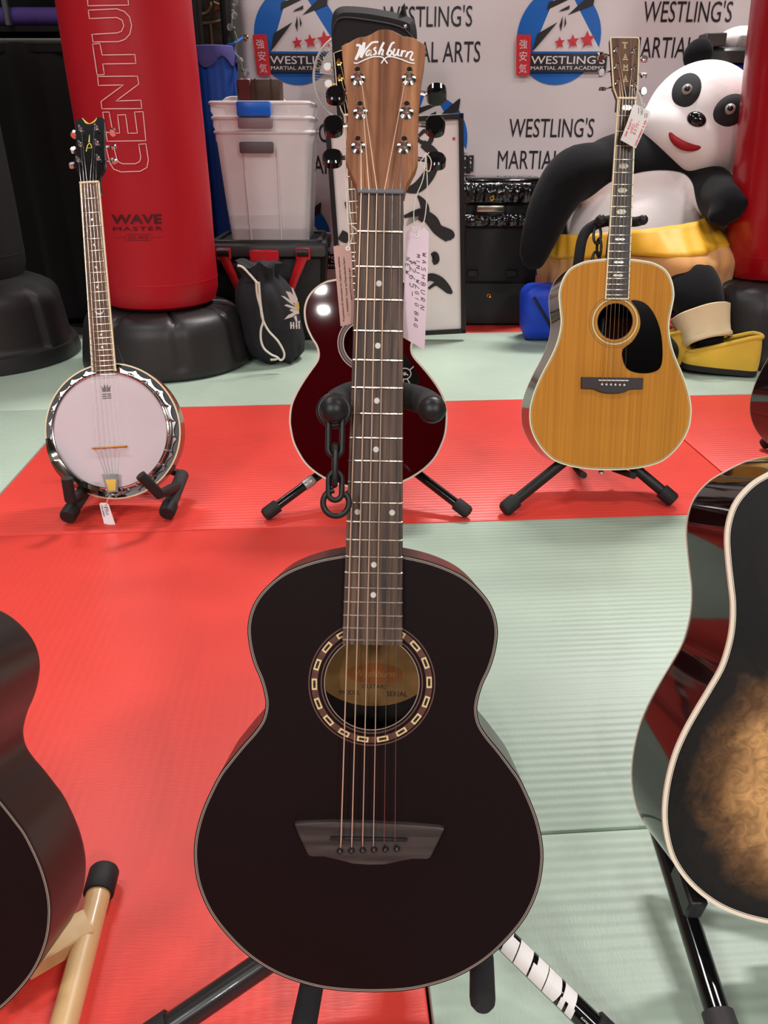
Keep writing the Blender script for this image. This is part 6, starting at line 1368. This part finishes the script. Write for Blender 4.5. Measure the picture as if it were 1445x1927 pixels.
    mo = MB(); mo.tube(catmull([(-.07, -.170, -.105), (-.04, -.178, -.128), (0, -.182, -.136), (.04, -.178, -.128), (.07, -.170, -.105)], 6), [.005 + .010 * sin(pi * i / 24) for i in range(25)], 10); mo.build('mouth', mat('mouth_felt', (150, 16, 28), .8), ho)
    # plain slippers on its feet
    YF = mat('yellow_fleece', (222, 182, 60), .85, sheen=.2, bump=.15, bump_scale=200, noise_amt=.12, noise_scale=10); SO = mat('slipper_sole', (30, 27, 26), .6)
    def slipper(pos, yaw, L_, tip):
        M = Matrix.Translation(q(pos)) @ Matrix.Rotation(yaw, 4, 'Z') @ Matrix.Rotation(tip, 4, 'Y')
        out = catmull([(-L_ * .5, 0, 0), (-L_ * .42, -.052, 0), (-L_ * .15, -.064, 0), (L_ * .2, -.058, 0), (L_ * .45, -.048, 0), (L_ * .5, 0, 0), (L_ * .45, .048, 0), (L_ * .2, .058, 0), (-L_ * .15, .064, 0), (-L_ * .42, .052, 0)], 4, True)
        s_ = MB().plate(out, -.012, .012, bev=.004, M=M).build('slipper_sole', SO, r)
        vs = []; fs = []; n_ = len(out); rows = 7
        for j in range(rows):
            t = j / (rows - 1)
            for p in out:
                hgt = .045 + .080 * max(0, min(1, (p.x / L_ + .45) * 1.2)); k = 1.0 + .06 * sin(pi * t) - .30 * t * t
                vs.append((p.x * (1 - .10 * t * t) + .0, p.y * k, .010 + hgt * t))
        for j in range(rows - 1):
            for i in range(n_): i2 = (i + 1) % n_; fs.append([j * n_ + i, j * n_ + i2, (j + 1) * n_ + i2, (j + 1) * n_ + i])
        u = MB(); u.add(vs, fs, 0, True, M); u.tube([M @ Vector(v) for v in vs[-n_:]], .0085, 8, closed=True); return u.build('slipper', YF, r)
    slipper(on_floor(1350, 690, .024) , radians(-14), .285, radians(3))
    slipper(on_floor(1232, 676, .024), radians(-30), .25, radians(3))
    # plain cream sock cuffs
    cu = MB(); p0, p1 = A(1319, 580, 3.03), A(1332, 640, 2.965)
    def cf(p, a, i): k = 1 + .035 * sin(a * 3 + i * .5) + .015 * sin(a * 7); return Vector((p.x * k, p.y * k, p.z))
    cu.lathe([(.080, 0), (.090, .004), (.092, .014), (.088, .022), (.092, .05), (.100, .085), (.110, .118), (.106, .122)], 40, fn=cf, cap=False, M=Matrix.Translation(p1 + Vector((0, 0, -.01))) @ frame_from(p0 - p1).to_4x4()); cu.build('sock_cuff', mat('cream_fleece', (222, 206, 164), .85, bump=.2, bump_scale=150), r)
    return c + org
pc = panda()
# plain tan blanket wrapped round the lap, yellow top hem
def blanket():
    r = empty('blanket', (pc.x, pc.y, 0), 'plain tan blanket with a broad yellow hem wrapped over the panda lap', 'blanket'); TAN = mat('tan_fleece', (206, 150, 88), .85, sheen=.2, bump=.15, bump_scale=120, noise_amt=.1, noise_scale=6); YEL = mat('yellow_satin', (226, 168, 40), .55, noise_amt=.12, noise_scale=9, bump=.1, bump_scale=30)
    def sst(a_, b_, v): t_ = max(0, min(1, (v - a_) / (b_ - a_))); return t_ * t_ * (3 - 2 * t_)
    def shell(z0, z1, grow, m, nm, nz_=12):
        vs = []; fs = []; n_ = 120
        for j in range(nz_ + 1):
            t = j / nz_
            for i in range(n_ + 1):
                a_ = radians(178) + radians(184) * i / n_          # wraps the front half
                xx, yy = cos(a_), sin(a_)
                sl = .075 * xx                                      # the hem climbs to the right
                z = z0(xx) + (z1(xx) - z0(xx)) * t
                ez = max(0, 1 - ((z - .36) / .47) ** 2) ** .5
                k = grow + .010 * sin(i * .33 + 7 * z) * (1 - t * .6) + .004 * sin(i * .95 - 9 * z) + .05 * noise.noise(Vector((i * .05, z * 5, 2)))
                rx, ry = .385 * (.62 + .38 * ez), .315 * (.62 + .38 * ez) + .27 * sst(.54, .36, z) * sst(-.35, .15, xx)
                vs.append((xx * (rx + k), yy * (ry + k) , z))
        for j in range(nz_):
            for i in range(n_): k = j * (n_ + 1) + i; fs.append([k, k + 1, k + n_ + 2, k + n_ + 1])
        o = MB().add(vs, fs).build(nm, m, r, angle=180); s_ = o.modifiers.new('t', 'SOLIDIFY'); s_.thickness = .008; return o
    def curve(pl, pc_, pr):
        a_, b_, d_ = at(*pl, 3.62).z, at(*pc_, 3.34).z, at(*pr, 3.62).z
        return lambda x_: b_ + (d_ - a_) / 2 * x_ + ((a_ + d_) / 2 - b_) * x_ * x_
    hem_lo = curve((1050, 478), (1200, 466), (1342, 432)); hem_hi = curve((1050, 438), (1200, 424), (1344, 386))
    shell(lambda x_: .14 + .135 * sst(-.3, .25, x_), hem_lo, .012, TAN, 'cloth'); shell(lambda x_: hem_lo(x_) - .01, hem_hi, .018, YEL, 'hem', 6)
blanket()
